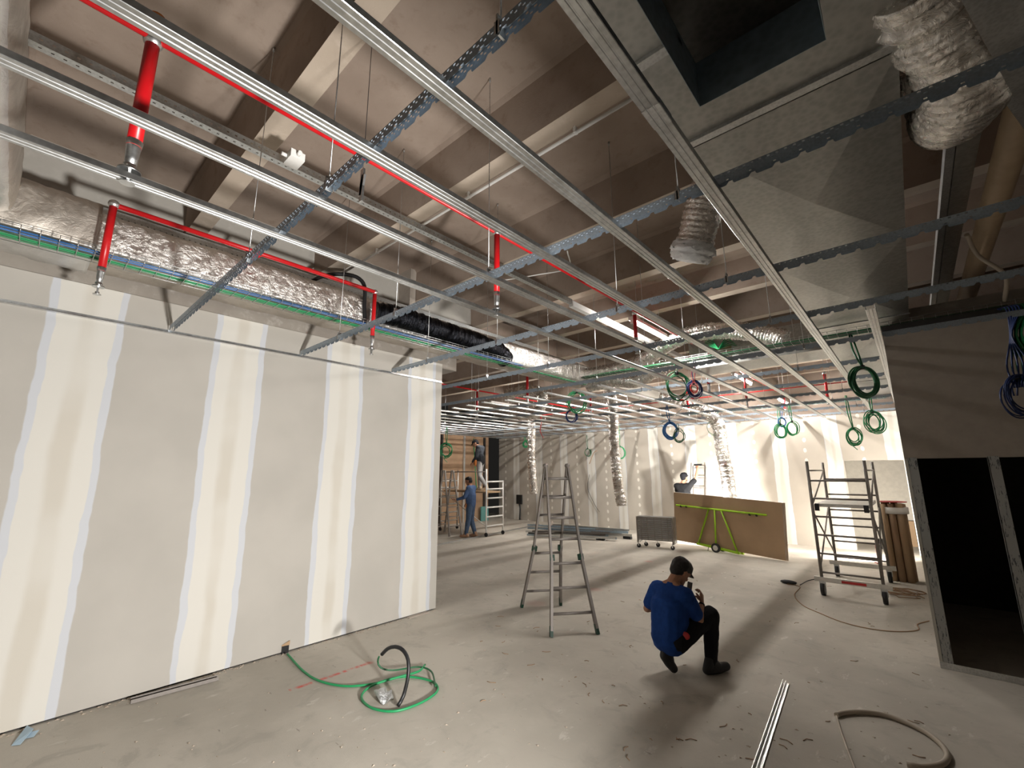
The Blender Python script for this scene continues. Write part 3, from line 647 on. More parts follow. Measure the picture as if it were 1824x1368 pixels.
# ------------------------------------------------------------------ ladders and scaffolds
def multi_ladder():
    nf = (Vector((-3.427, 4.50, 0)), Vector((-3.065, 4.937, 0))); rf = (Vector((-4.417, 5.131, 0)), Vector((-4.11, 5.614, 0)))
    top = Vector((-3.72, 5.08, 1.97)); wd = (nf[1]-nf[0]).normalized(); t = thing('folding_ladder', 'tall worn aluminium folding ladder standing open in the middle of the floor', 'ladder', (-3.74, 5.08, 0))
    for fi, ft in enumerate((nf, rf)):
        mid = (ft[0]+ft[1])/2; half = (ft[1]-ft[0]).length/2
        tp = top+(mid-top)*.0+Vector(((mid.x-top.x)*.03, (mid.y-top.y)*.03, 0))
        def P(s, sg):     # s 0 foot, 1 top
            hw = half+(.195-half)*min(1, s/.42) if s < .42 else .195+(.155-.195)*(s-.42)/.58
            return mid.lerp(tp, s)+wd*sg*hw
        for sg in (-1, 1):
            b = nb()
            for s0, s1, w_ in ((.03, .42, .042), (.40, 1.0, .034)): beam(b, P(s0, sg), P(s1, sg), w_*.7, w_*1.7, (mid-top).cross(wd))
            r_ = obj('rail', b, 'alu', t)
            b = nb(); beam(b, P(0, sg), P(.055, sg), .036, .06, (mid-top).cross(wd)); obj('rubber_foot', b, 'dgplastic', t)
            b = nb(); beam(b, P(.405, sg)-wd*sg*.01, P(.44, sg)-wd*sg*.01, .06, .05); obj('lock', b, 'dgplastic', t)
            b = nb(); sph(b, P(1.0, sg)+Vector((0, 0, .01)), .032, 2); obj('hinge', b, 'alu', t)
        for s in (.115, .252, .388, .53, .66, .79, .915):
            b = nb(); tube(b, [P(s, -1), P(s, 1)], .018, 8); obj('rung', b, 'alu', t)
multi_ladder()
def tower():
    X0, X1, Y0, Y1 = -1.31, -.565, 8.72, 10.42
    t = thing('scaffold_tower', 'narrow mobile aluminium scaffold tower on castors beside the dark room', 'scaffold', ((X0+X1)/2, (Y0+Y1)/2, 0))
    for y in (Y0, Y1):
        b = nb()
        for x in (X0, X1): tube(b, [(x, y, .24), (x, y, 2.05)], .022, 8)
        obj('post_frame', b, 'alu', t)
        for z in (.34, .62, .90, 1.18, 1.46, 1.74): obj('rung', nb(tube, [(X0, y, z), (X1, y, z)], .015, 8), 'alu', t)
        b = nb(); beam(b, (X0-.1, y, .235), (X1+.1, y, .235), .05, .07); obj('base_beam', b, 'aluw', t, label='pale base beam with red patch')
        for x in (X0, X1):
            b = nb(); tube(b, [(x-.028, y, .09), (x+.028, y, .09)], .09, 20); c_ = obj('caster', b, 'black', t)
            sub('fork', nb(box, x-.04, x+.04, y-.025, y+.025, .10, .21), 'galv', c_)
    b = nb(); box(b, X0+.25, X0+.55, Y0-.028, Y0-.025, .215, .25); obj('red_sticker', b, 'redwire', t)
    for x in (X0, X1):
        for (a, c) in (((x, Y0, .4), (x, Y1, 1.25)), ((x, Y1, .4), (x, Y0, 1.25)), ((x, Y0, 1.9), (x, Y1, 1.9)), ((x, Y0, 1.35), (x, Y1, 1.9))): obj('brace', nb(tube, [a, c], .013, 8), 'alu', t)
    b = nb(); box(b, X0+.03, X1-.03, Y0+.02, Y1-.02, 1.33, 1.38); p_ = obj('platform', b, 'aluw', t, label='pale scaffold platform')
    for x in (X0+.03, X1-.09): sub('hook', nb(box, x, x+.06, Y0-.03, Y0+.03, 1.27, 1.38), 'black', p_)
tower()
def low_scaffold():
    X0, X1, Y0, Y1 = -11.9, -9.76, 9.72, 10.45
    t = thing('low_scaffold', 'low mobile scaffold with white ladder end carrying the grey-trousered worker', 'scaffold', ((X0+X1)/2, 10.1, 0))
    for x, h, m in ((X1, 1.63, 'white'), (X0, 1.95, 'aluw')):
        for y in (Y0, Y1):
            obj('post', nb(tube, [(x, y, .12), (x, y, h+(.35 if (x == X1 and y == Y0) else 0))], .024, 8), m, t)
            b = nb(); tube(b, [(x, y-.015, .06), (x, y+.015, .06)], .06, 14); obj('caster', b, 'black', t)
        for z in (.3, .57, .84, 1.11, 1.38, 1.6): obj('rung', nb(tube, [(x, Y0, z), (x, Y1, z)], .024, 8), m, t)
    obj('platform', nb(box, X0+.05, X1-.05, Y0+.06, Y1-.06, 1.26, 1.31), 'brownb', t)
    obj('guard_rail', nb(tube, [(X0, Y0, 1.9), (X1, Y0, 1.9)], .016, 8), 'alu', t)
    obj('brace', nb(tube, [(X0, Y0, 1.3), (X1, Y0, .3)], .014, 8), 'aluw', t)
low_scaffold()
def step_ladder(px, py, label):
    q = at(px, py, 'z', 0); t = thing('step_ladder', label, 'ladder', tuple(q)); m = 'alu'
    for s in (-1, 1):
        for f in (-1, 1):
            b = nb(); beam(b, q+Vector((f*.42, s*.25, 0)), q+Vector((f*.04, s*.17, 1.95)), .03, .055); obj('rail', b, m, t)
    for f in (-1, 1):
        for k in range(1, 7):
            u = k/7; x = q.x+f*(.42-.38*u); hw = .25-.08*u; b = nb(); beam(b, (x, q.y-hw, 1.95*u), (x, q.y+hw, 1.95*u), .05, .025); obj('rung', b, m, t)
step_ladder(796, 952, 'aluminium step ladder half hidden behind the end of the left wall')
b_t = thing('wall_ladder', 'thin ladder leaning at the far wall beside the reaching worker', 'ladder', (-4.75, 13.6, 0))
for x in (-4.98, -4.62): obj('rail', nb(tube, [(x, 13.35, 0), (x-.02, 13.8, 2.05)], .016, 6), 'alu', b_t)
for k in range(7): obj('rung', nb(tube, [(-4.98, 13.4+.07*k, .25+.29*k), (-4.62, 13.4+.07*k, .25+.29*k)], .012, 6), 'alu', b_t)
# ------------------------------------------------------------------ board trolley and boards
BL, BR = Vector((-4.86, 11.72, .16)), Vector((-2.30, 11.28, .02))
bd = (BR-BL).normalized(); bn = bd.cross(Vector((0, 0, 1))).normalized()   # towards the camera side
if bn.y > 0: bn = -bn
bu = bn.cross(bd); bu = bu if bu.z > 0 else -bu
for k in range(4):
    o = -bn*(.014*k); e = .012*k; b = nb()
    P = [BL+o+bd*e, BR+o+bd*e, BR+o+bu*1.2+bd*e, BL+o+bu*1.2+bd*e]; Q = [p-bn*.0125 for p in P]
    A = [b.verts.new(p) for p in P]; B = [b.verts.new(p) for p in Q]
    b.faces.new(A); b.faces.new(B[::-1])
    for i in range(4): b.faces.new((A[i], A[(i+1) % 4], B[(i+1) % 4], B[i])).material_index = 1
    mesh_thing('plasterboard_sheet', b, ['brownb', 'white'], 'large brown-backed plasterboard sheet standing on the lime green trolley, %s in the stack' % ['front', 'second', 'third', 'rear'][k], 'board', 'plasterboard sheets on the trolley')
def BP(u, v, o=.03): return BL+bd*u+bu*v+bn*o
t = thing('board_trolley', 'lime green tubular board trolley with spoked wheels holding the brown boards', 'trolley', tuple(Vector((*(BP(1.2, 0)).xy, 0))))
b = nb(); tube(b, [BP(.08, .88), BP(2.28, .90)], .022, 8); obj('top_bar', b, 'lime', t)
for a, c in (((.95, .88), (.66, .03)), ((1.10, .88), (1.10, .0)), ((1.26, .88), (1.60, .0))): obj('strut', nb(tube, [BP(*a), BP(*c)], .02, 8), 'lime', t)
b = nb(); beam(b, BP(.62, .02), BP(1.66, -.02), .05, .05, bn); obj('base_bar', b, 'lime', t)
b = nb(); beam(b, BP(.62, -.02, -.15), BP(1.66, -.04, -.15), .05, .05, bn); beam(b, BP(.9, -.0, .03), BP(.9, -.02, -.15), .04, .04); beam(b, BP(1.4, -.0, .03), BP(1.4, -.02, -.15), .04, .04); obj('cross_bar', b, 'lime', t)
for s, (u, o) in enumerate(((1.12, .08), (1.14, -.2))):
    c = BP(u, 0, o); c.z = .105; b = nb(); tube(b, [c-bn*.02, c+bn*.02], .105, 24); w_ = obj('wheel', b, 'black', t)
    b = nb(); tube(b, [c+bn*.02, c+bn*.024], .062, 18); sub('hub', b, 'aluw', w_)
for u in (.2, .35, 1.9, 2.05): obj('clamp', nb(tube, [BP(u, .87, .03), BP(u+.03, .87, .03)], .028, 8), 'black', t)
# ------------------------------------------------------------------ folded wire trolley
def wire_cart():
    A, B = Vector((-5.50, 10.94, 0)), Vector((-4.66, 11.12, 0)); d = (B-A).normalized(); n_ = Vector((d.y, -d.x, 0)); L = (B-A).length
    t = thing('folded_cage_trolley', 'stack of folded galvanised cage trolley panels on small castors', 'trolley', tuple((A+B)/2))
    for k in range(6):
        o = -n_*.06*k+d*.012*(k % 3); b = nb(); z0 = .2+.012*(k % 2)
        for s in (0, 1): beam(b, A+d*L*s+o+Vector((0, 0, .12)), A+d*L*s+o+Vector((0, 0, .76)), .03, .03)
        beam(b, A+o+Vector((0, 0, .745)), B+o+Vector((0, 0, .745)), .025, .03)
        for s in (.12, .3, .5, .7, .88): beam(b, A+d*L*s+o+Vector((0, 0, z0)), A+d*L*s+o+Vector((0, 0, .745)), .012, .012)
        for j in range(11): z = z0+.05*j; beam(b, A+o+Vector((0, 0, z)), B+o+Vector((0, 0, z)), .006, .018)
        obj('cage_panel', b, 'galv' if k else 'alu', t)
    for s, o in ((0.02, 0), (.98, 0), (.15, -.3), (.5, -.3)):
        c = A+d*L*s+n_*o; c.z = .05; b = nb(); tube(b, [c-n_*.013, c+n_*.013], .05, 16); w_ = obj('caster', b, 'black', t)
        b = nb(); box(b, c.x-.012, c.x+.012, c.y-.02, c.y+.02, .05, .14); sub('fork', b, 'galv', w_)
wire_cart()
# profiles on the floor
rg = random.Random(8)
for k in range(14):
    a = at(940+rg.uniform(-4, 45), 938+k*1.5, 'z', .0); c = at(1128-rg.uniform(-4, 50), 950+k*1.1, 'z', 0); z = .035+.026*(k % 4)
    b = nb(); extr(b, [(-.035, .05), (-.035, 0), (.035, 0), (.035, .05)], (a.x, a.y, z), (c.x, c.y, z)); solid(b, .0015)
    mesh_thing('metal_profile', b, ['duct', 'alu', 'ductdark', 'galv', 'ductdark'][k % 5], 'metal profile in the floor pile before the far wall, %s from the rear' % ORD[k], 'profile', 'metal profiles on the floor')
for i, (u, v) in enumerate(((1070, 962), (1118, 960), (948, 953))):
    q = at(u, v, 'z', 0); mesh_thing('floor_block', nb(box, q.x-.12, q.x+.12, q.y-.05, q.y+.05, 0, .07), 'black', ['dark support block under the middle of the profile pile', 'dark support block at the right end of the profile pile', 'dark green support block left of the folding ladder'][i], 'block')
# bundle of brown profiles standing by the room
c0 = Vector((-.36, 10.75, 0)); t = thing('profile_bundle', 'upright bundle of brown hollow profiles tied with a white band by the dark room wall', 'bundle', tuple(c0))
for k in range(9):
    x, y = c0.x-.16+.11*(k % 3)+.02*(k//3), c0.y-.12+.11*(k//3); b = nb(); tube(b, [(x, y, 0), (x, y, 1.30+.012*(k*5 % 4))], .052, 12); obj('profile', b, ['brownb', 'brown'][k % 2], t)
b = nb(); tube(b, [(c0.x-.02, c0.y, 1.14), (c0.x-.02, c0.y, 1.25)], .205, 20); obj('band', b, 'white', t)
b = nb(); tube(b, [(c0.x-.02, c0.y, 1.335), (c0.x-.02, c0.y, 1.35)], .2, 20); obj('top_ring', b, 'redwire', t)
# flood lamps on the floor
def flood(loc, face, h, label):
    loc = Vector(loc); t = thing('floodlight', label, 'work light', (loc.x, loc.y, 0)); f = Vector(face).normalized(); s = f.cross(Vector((0, 0, 1))).normalized()
    b = nb(); beam(b, loc-f*.12, loc-f*.06, .26, .2); obj('lamp_head', b, 'black', t)
    b = nb(); beam(b, loc-f*.059, loc-f*.057, .22, .16); obj('lens', b, 'lens', t)
    if h > .6:
        b = nb(); tube(b, [loc-f*.09-Vector((0, 0, .1)), (loc.x-f.x*.09, loc.y-f.y*.09, .35)], .014, 8); obj('pole', b, 'alu', t)
        for k in range(3):
            a = 2*PI*k/3+.4; p0 = Vector((loc.x-f.x*.09, loc.y-f.y*.09, .55)); obj('leg', nb(tube, [p0, (p0.x+.38*math.cos(a), p0.y+.38*math.sin(a), .01)], .01, 6), 'alu', t)
    else:
        b = nb()
        for sg in (-1, 1): tube(b, [loc-f*.09+s*.14*sg, (loc.x-f.x*.09+s.x*.14*sg, loc.y-f.y*.09+s.y*.14*sg, .012)], .01, 6)
        for sg in (-1, 1): q = Vector((loc.x-f.x*.09+s.x*.14*sg, loc.y-f.y*.09+s.y*.14*sg, .012)); tube(b, [q-f*.12, q+f*.12], .01, 6)
        obj('stand', b, 'redwire', t)
flood((-.75, 12.35, .42), (-1.1, 1.6, .3), .42, 'low work light on the floor behind the scaffold tower, shining at the far wall')
flood((-3.95, 12.0, 1.18), (-.1, 1, .05), 1.0, 'tripod work light hidden behind the brown boards')
# ------------------------------------------------------------------ floor items
def fl(u, v, z=0): q = at(u, v, 'z', z); return q
t = thing('cable_loop', 'looped green cable with black conduit end lying on the floor by the left wall', 'cable', tuple(fl(700, 1240)))
g = [fl(512, 1165, .03), fl(540, 1195, .012), fl(570, 1213, .012), fl(615, 1222, .012), fl(665, 1218, .014), fl(700, 1208, .02), fl(735, 1206, .014), fl(770, 1214, .014), fl(780, 1228, .012), fl(765, 1243, .012), fl(735, 1258, .012), fl(700, 1267, .012), fl(665, 1262, .012), fl(645, 1247, .012), fl(648, 1232, .014), fl(670, 1218, .026), fl(710, 1206, .03), fl(745, 1196, .03), fl(757, 1184, .02)]
obj('green_cable', nb(tube, spline(g, .04), .010, 8), 'green', t)
g2 = [fl(776, 1222, .03), fl(768, 1196, .03), fl(745, 1188, .03), fl(700, 1194, .05), fl(678, 1189, .09), fl(673, 1178, .14), fl(675, 1170, .2)]
obj('green_cable', nb(tube, spline(g2, .03), .008, 8), 'dkgreen', t)
cz = (lambda u, v, z: fl(u, v, z))
k1 = [fl(709, 1257, .02), (fl(716, 1243, 0)+Vector((0, 0, .08))), None]
def vertp(u0, v0, v, uu=None):    # point above floor point (u0,v0) that shows at row v
    b0 = fl(u0, v0); best = min((abs((lambda P: 684-FPX*P.dot(up)/P.dot(fw))(Vector((b0.x, b0.y, z*.01-CAMZ)))-v), z*.01) for z in range(0, 120)); return Vector((b0.x, b0.y, best[1]))
k1 = [fl(709, 1257, .02), vertp(718, 1256, 1240), vertp(725, 1254, 1205), vertp(724, 1250, 1175), vertp(714, 1245, 1158), vertp(700, 1240, 1151), vertp(687, 1236, 1155), vertp(677, 1232, 1166)]
obj('black_conduit', nb(tube, spline(k1, .03), .016, 10), 'black', t)
bg = fl(683, 1247); b = nb(); sph(b, bg+Vector((0, 0, .035)), .09, 4, (1, .6, .42))
d1 = Vector((rt.x, rt.y, 0)).normalized()
for v in b.verts:
    v.co += Vector((noise.noise(v.co*17), noise.noise(v.co*17+Vector((5, 0, 0))), noise.noise(v.co*23)*.6))*.055; v.co.z = max(.003, v.co.z)
mesh_thing('plastic_bag', b, 'bag', 'crumpled clear plastic bag on the floor inside the cable loop', 'bag')
q = at(507, 1158, 'x', XW); t = thing('wall_outlet_hole', 'black conduit mouth with torn brown paper at the foot of the left wall', 'conduit', (XW, q.y, 0))
obj('mouth', nb(box, XW-.002, XW+.02, q.y-.035, q.y+.035, .0, .075), 'black', t)
b = nb(); sheet(b, [(XW+.003, q.y-.04, .085), (XW+.024, q.y+.04, .12), (XW+.022, q.y+.04, .075), (XW+.012, q.y-.03, .07)]); solid(b, .002); obj('torn_paper', b, 'brownb', t)
def floor_profile(a, c, w, h, m, label, name='metal_profile', lip=True):
    b = nb(); extr(b, [(-w/2, h), (-w/2, 0), (w/2, 0), (w/2, h)] if lip else [(-w/2, 0), (w/2, 0), (w/2, h), (-w/2, h)], a, c, not lip)
    if lip: solid(b, .0015)
    return mesh_thing(name, b, m, label, 'profile')
floor_profile(fl(232, 1252, .002), fl(388, 1210, .002), .06, .03, 'alu', 'dark metal profile lying along the foot of the left wall')
d0 = (fl(1400, 1217)-fl(1350, 1368)); t = thing('metal_profile', 'bright galvanised profile pointing away from the camera at bottom right', 'profile', tuple(fl(1385, 1290)))
b = nb(); extr(b, [(-.024, .003), (-.024, .0), (-.002, 0), (-.002, .02), (.002, .02), (.002, 0), (.024, 0), (.024, .027), (.018, .027)], fl(1400, 1217, .01), fl(1400, 1217, .01)-d0*1.6); solid(b, .0012); obj('rail', b, 'chan', t)
hz = [(1490, 1274), (1500, 1270), (1530, 1268), (1570, 1272), (1610, 1285), (1650, 1305), (1678, 1328), (1688, 1348), (1675, 1362), (1640, 1366), (1615, 1360)]
t = thing('beige_hose', 'curled beige flexible hose on the floor at bottom right', 'hose', tuple(fl(1600, 1320)))
obj('hose', nb(tube, spline([fl(u, v, .02) for u, v in hz], .03), .018, 10), 'beige', t)
obj('inner_wire', nb(tube, spline([fl(1490, 1276, .02), fl(1497, 1300, .01), fl(1515, 1350, .01), fl(1535, 1400, .01)], .05), .008, 8), 'beige', t)
cable([fl(u, v, .006) for u, v in ((1402, 1040), (1425, 1045), (1415, 1060), (1430, 1078), (1460, 1092), (1500, 1108), (1550, 1120), (1600, 1125), (1636, 1122), (1634, 1112), (1655, 1106))], .006, 'brown', 'thin brown wire wandering across the floor before the scaffold tower')
cable([fl(u, v, .006) for u, v in ((1425, 1042), (1440, 1034), (1460, 1032), (1500, 1040))], .006, 'black', 'thin dark lead running under the scaffold tower')
b = nb(); q = fl(1405, 1040); sph(b, q+Vector((0, 0, .03)), .1, 2, (1.3, .6, .35)); mesh_thing('cable_heap', b, 'black', 'small black plug heap on the floor left of the scaffold tower', 'plug')
b = nb(); rg = random.Random(5)
for k in range(7):
    c = fl(1610+rg.uniform(-12, 12), 1060+rg.uniform(-5, 5)); tube(b, [c+Vector((math.cos(a/6*PI)*rg.uniform(.12, .24), math.sin(a/6*PI)*rg.uniform(.1, .2), .01+.006*k)) for a in range(13)], .006, 5)
mesh_thing('wire_heap', b, 'brown', 'messy heap of dark wire on the floor behind the scaffold castor', 'wire')
b = nb(); q = [fl(20, 1328, .004), fl(48, 1292, .02), fl(60, 1298, .03), fl(36, 1326, .006)]; sheet(b, q); q2 = [fl(35, 1308, .012), fl(70, 1300, .02), fl(60, 1312, .008), fl(40, 1316, .006)]; sheet(b, q2); solid(b, .002)
mesh_thing('tape_scrap', b, 'bluepaper', 'folded strip of pale blue tape at the lower left corner', 'tape')
b = nb(); rg = random.Random(21)
for k in range(420):
    u, v = rg.uniform(-40, 1700), rg.uniform(990, 1380)**1.0; c = fl(u, v)
    if c.x < XW+.05 or c.x > -.1 and c.y > 6: continue
    r = rg.uniform(.004, .016); a = rg.uniform(0, 6.3); vs = [b.verts.new(c+Vector((math.cos(a+j*2.1)*r*rg.uniform(.6, 1.6), math.sin(a+j*2.1)*r*rg.uniform(.5, 1.2), .001))) for j in range(3)]; tp = b.verts.new(c+Vector((0, 0, r*.45)))
    for j in range(3): b.faces.new((vs[j], vs[(j+1) % 3], tp))
for k in range(260):
    y = rg.uniform(-.3, 4.3); c = Vector((XW+rg.uniform(0.0, .07)**1, y, 0)); r = rg.uniform(.004, .014); vs = [b.verts.new(c+Vector((math.cos(j*2.1+k)*r, math.sin(j*2.1+k)*r*1.6, .001))) for j in range(3)]; tp = b.verts.new(c+Vector((0, 0, r*.7)))
    for j in range(3): b.faces.new((vs[j], vs[(j+1) % 3], tp))
tag(obj('plaster_crumbs', b, 'soffit'), 'small pale plaster crumbs scattered over the concrete floor', 'debris', kind='stuff')
b = nb()
for k in range(70):
    u, v = rg.uniform(850, 1650), rg.uniform(1010, 1360); c = fl(u, v); a = rg.uniform(0, 6.3); L = rg.uniform(.02, .09); d = Vector((math.cos(a), math.sin(a), 0)); tube(b, [c+Vector((0, 0, .003)), c+d*L*.5+Vector((d.y, -d.x, 0))*L*.2+Vector((0, 0, .005)), c+d*L+Vector((0, 0, .003))], .0028, 4)
tag(obj('wire_scraps', b, 'brown'), 'short dark wire scraps scattered over the floor', 'debris', kind='stuff')
q = fl(742, 1098); b = nb(); box(b, XW+.01, XW+.07, q.y-.12, q.y+.2, 0, .014); mesh_thing('board_offcut', b, 'board', 'thin plasterboard offcut on the floor at the far foot of the left wall', 'board')
# items near the far wall
q = at(924, 906, 'y', 13.9); t = thing('socket_box', 'black wall box with a cable dropping to the floor in the far corner', 'box', (q.x, 13.9, .6))
obj('box_body', nb(box, q.x-.13, q.x+.13, 13.9, 13.98, .62, .98), 'black', t); obj('cable', nb(tube, spline([(q.x+.05, 13.88, .62), (q.x+.12, 13.85, .45), (q.x+.13, 13.8, .02)], .05), .03, 6), 'black', t)
cable([at(1050, 845, 'y', 13.95), at(1047, 870, 'y', 13.95), at(1060, 900, 'y', 13.95), at(1068, 912, 'y', 13.95)], .007, 'black', 'thin dark wire bowing on the far taped wall')
cable([at(1050, 826, 'y', 13.9), at(1058, 806, 'y', 13.9), at(1064, 803, 'y', 13.9)], .014, 'brown', 'short brown hooked wire end poking from the far wall')
cable([at(965, 735, 'y', 9.8), at(964, 755, 'y', 9.8), at(962, 768, 'y', 9.8), at(968, 780, 'y', 9.8)], .012, 'redwire', 'red wires hanging from the grid right of the leftmost flexible duct')
cable([at(1165, 762, 'y', 10.5), at(1195, 745, 'y', 10.5), at(1222, 722, 'y', 10.5)], .012, 'white', 'thin pale conduit slanting through the far grid')
q = at(862, 922, 'x', -12.9); mesh_thing('teal_sheet', nb(box, -12.95, -12.9, q.y-.15, q.y+.25, .0, .55), 'teal', 'teal plastic sheet against the brown wall behind the workers', 'sheet')
cable([(-13.0, 12.2, 3.2), (-12.95, 12.25, 2.2), (-12.9, 12.3, 1.2)], .02, 'green', 'green cable hanging down the brown far wall')
# ------------------------------------------------------------------ people
M_['skin'] = flat('warm_skin', (.40, .20, .12), .55)
M_['skin2'] = flat('tanned_skin', (.30, .14, .08), .55)
def cloth(name, c, b=.5): return plain(name, c, .9, 0, .12, 14, b, 9, .2)
M_['shirt1'] = cloth('royal_blue_cotton', (.012, .05, .22)); M_['trous1'] = cloth('black_work_cotton', (.012, .012, .014))
M_['hair'] = plain('black_hair', (.012, .009, .008), .6, bump=.5, bs=90); M_['boot'] = plain('worn_black_boot', (.02, .02, .022), .6)
M_['sole'] = plain('grey_boot_sole', (.10, .10, .10), .8)
M_['denim'] = cloth('faded_denim', (.06, .09, .145)); M_['bshirt'] = cloth('slate_blue_shirt', (.06, .10, .20)); M_['tan'] = plain('tan_boot_leather', (.30, .17, .10), .8)
M_['gshirt'] = cloth('charcoal_sweater', (.05, .055, .065)); M_['gtrous'] = cloth('light_grey_trousers', (.42, .42, .42)); M_['btee'] = cloth('black_tee_cotton', (.012, .012, .013))
M_['pale'] = plain('pale_boot_leather', (.55, .45, .33), .8)
def hull(bm, spheres, sub_=2):
    base = bmesh.new(); bmesh.ops.create_icosphere(base, subdivisions=sub_, radius=1); P = [v.co.copy() for v in base.verts]; base.free()
    for c, r in spheres:
        for p in P: bm.verts.new(Vector(c)+p*r)
    bmesh.ops.convex_hull(bm, input=bm.verts[:])
    bmesh.ops.delete(bm, geom=[v for v in bm.verts if not v.link_faces], context='VERTS')
def blob(name, groups, m, parent, vox, sm=6, disp=0, dscale=.1):
    bm = bmesh.new()
    for g in groups:
        b2 = bmesh.new(); hull(b2, g); me = bpy.data.meshes.new('tmp'); b2.to_mesh(me); b2.free(); bm.from_mesh(me); bpy.data.meshes.remove(me)
    o = obj(name, bm, m, parent)
    r = o.modifiers.new('remesh', 'REMESH'); r.mode = 'VOXEL'; r.voxel_size = vox; r.use_smooth_shade = True
    s = o.modifiers.new('smooth', 'SMOOTH'); s.iterations = sm; s.factor = .5
    if disp:
        tx = bpy.data.textures.new('folds', 'CLOUDS'); tx.noise_scale = dscale; tx.noise_depth = 2
        d = o.modifiers.new('folds', 'DISPLACE'); d.texture = tx; d.strength = disp; d.mid_level = .5; d.texture_coords = 'LOCAL'
    # bake so that every copy and reader sees the finished surface
    dg = bpy.context.evaluated_depsgraph_get(); dg.update(); ev = o.evaluated_get(dg); me2 = bpy.data.meshes.new_from_object(ev)
    for p in me2.polygons: p.use_smooth = True
    o.modifiers.clear(); o.data = me2; return o
def hand(W_, d, n, side, curl, k=1.0):
    W_, d, n = Vector(W_), Vector(d).normalized(), Vector(n); n = (n-d*n.dot(d)).normalized(); t_ = d.cross(n); gs = []
    kn = [W_+d*.088*k+t_*s*k for s in (-.030, -.010, .011, .030)]
    gs.append([(W_, .021*k), (W_+d*.03*k+t_*.024*k, .014*k), (W_+d*.03*k-t_*.024*k, .014*k)]+[(q, .0125*k) for q in kn])
    for q, L in zip(kn, (.062, .076, .082, .070) if side > 0 else (.070, .082, .076, .062)):
        p = q; a = curl*.6; seg = (L*.46, L*.30, L*.24)
        for j, s in enumerate(seg):
            dd = d*math.cos(a)+n*math.sin(a); p2 = p+dd*s*k; gs.append([(p, (.0098-.0008*j)*k), (p2, (.0090-.0008*j)*k)]); p = p2; a += curl
    b0 = W_+d*.022*k+t_*side*.024*k; d1 = (t_*side*.75+d*.6+n*.35).normalized(); p1 = b0+d1*.045*k; p2 = p1+(d1+n*.5+d*.4).normalized()*.032*k
    gs.append([(b0, .014*k), (p1, .0115*k)]); gs.append([(p1, .011*k), (p2, .009*k)]); return gs
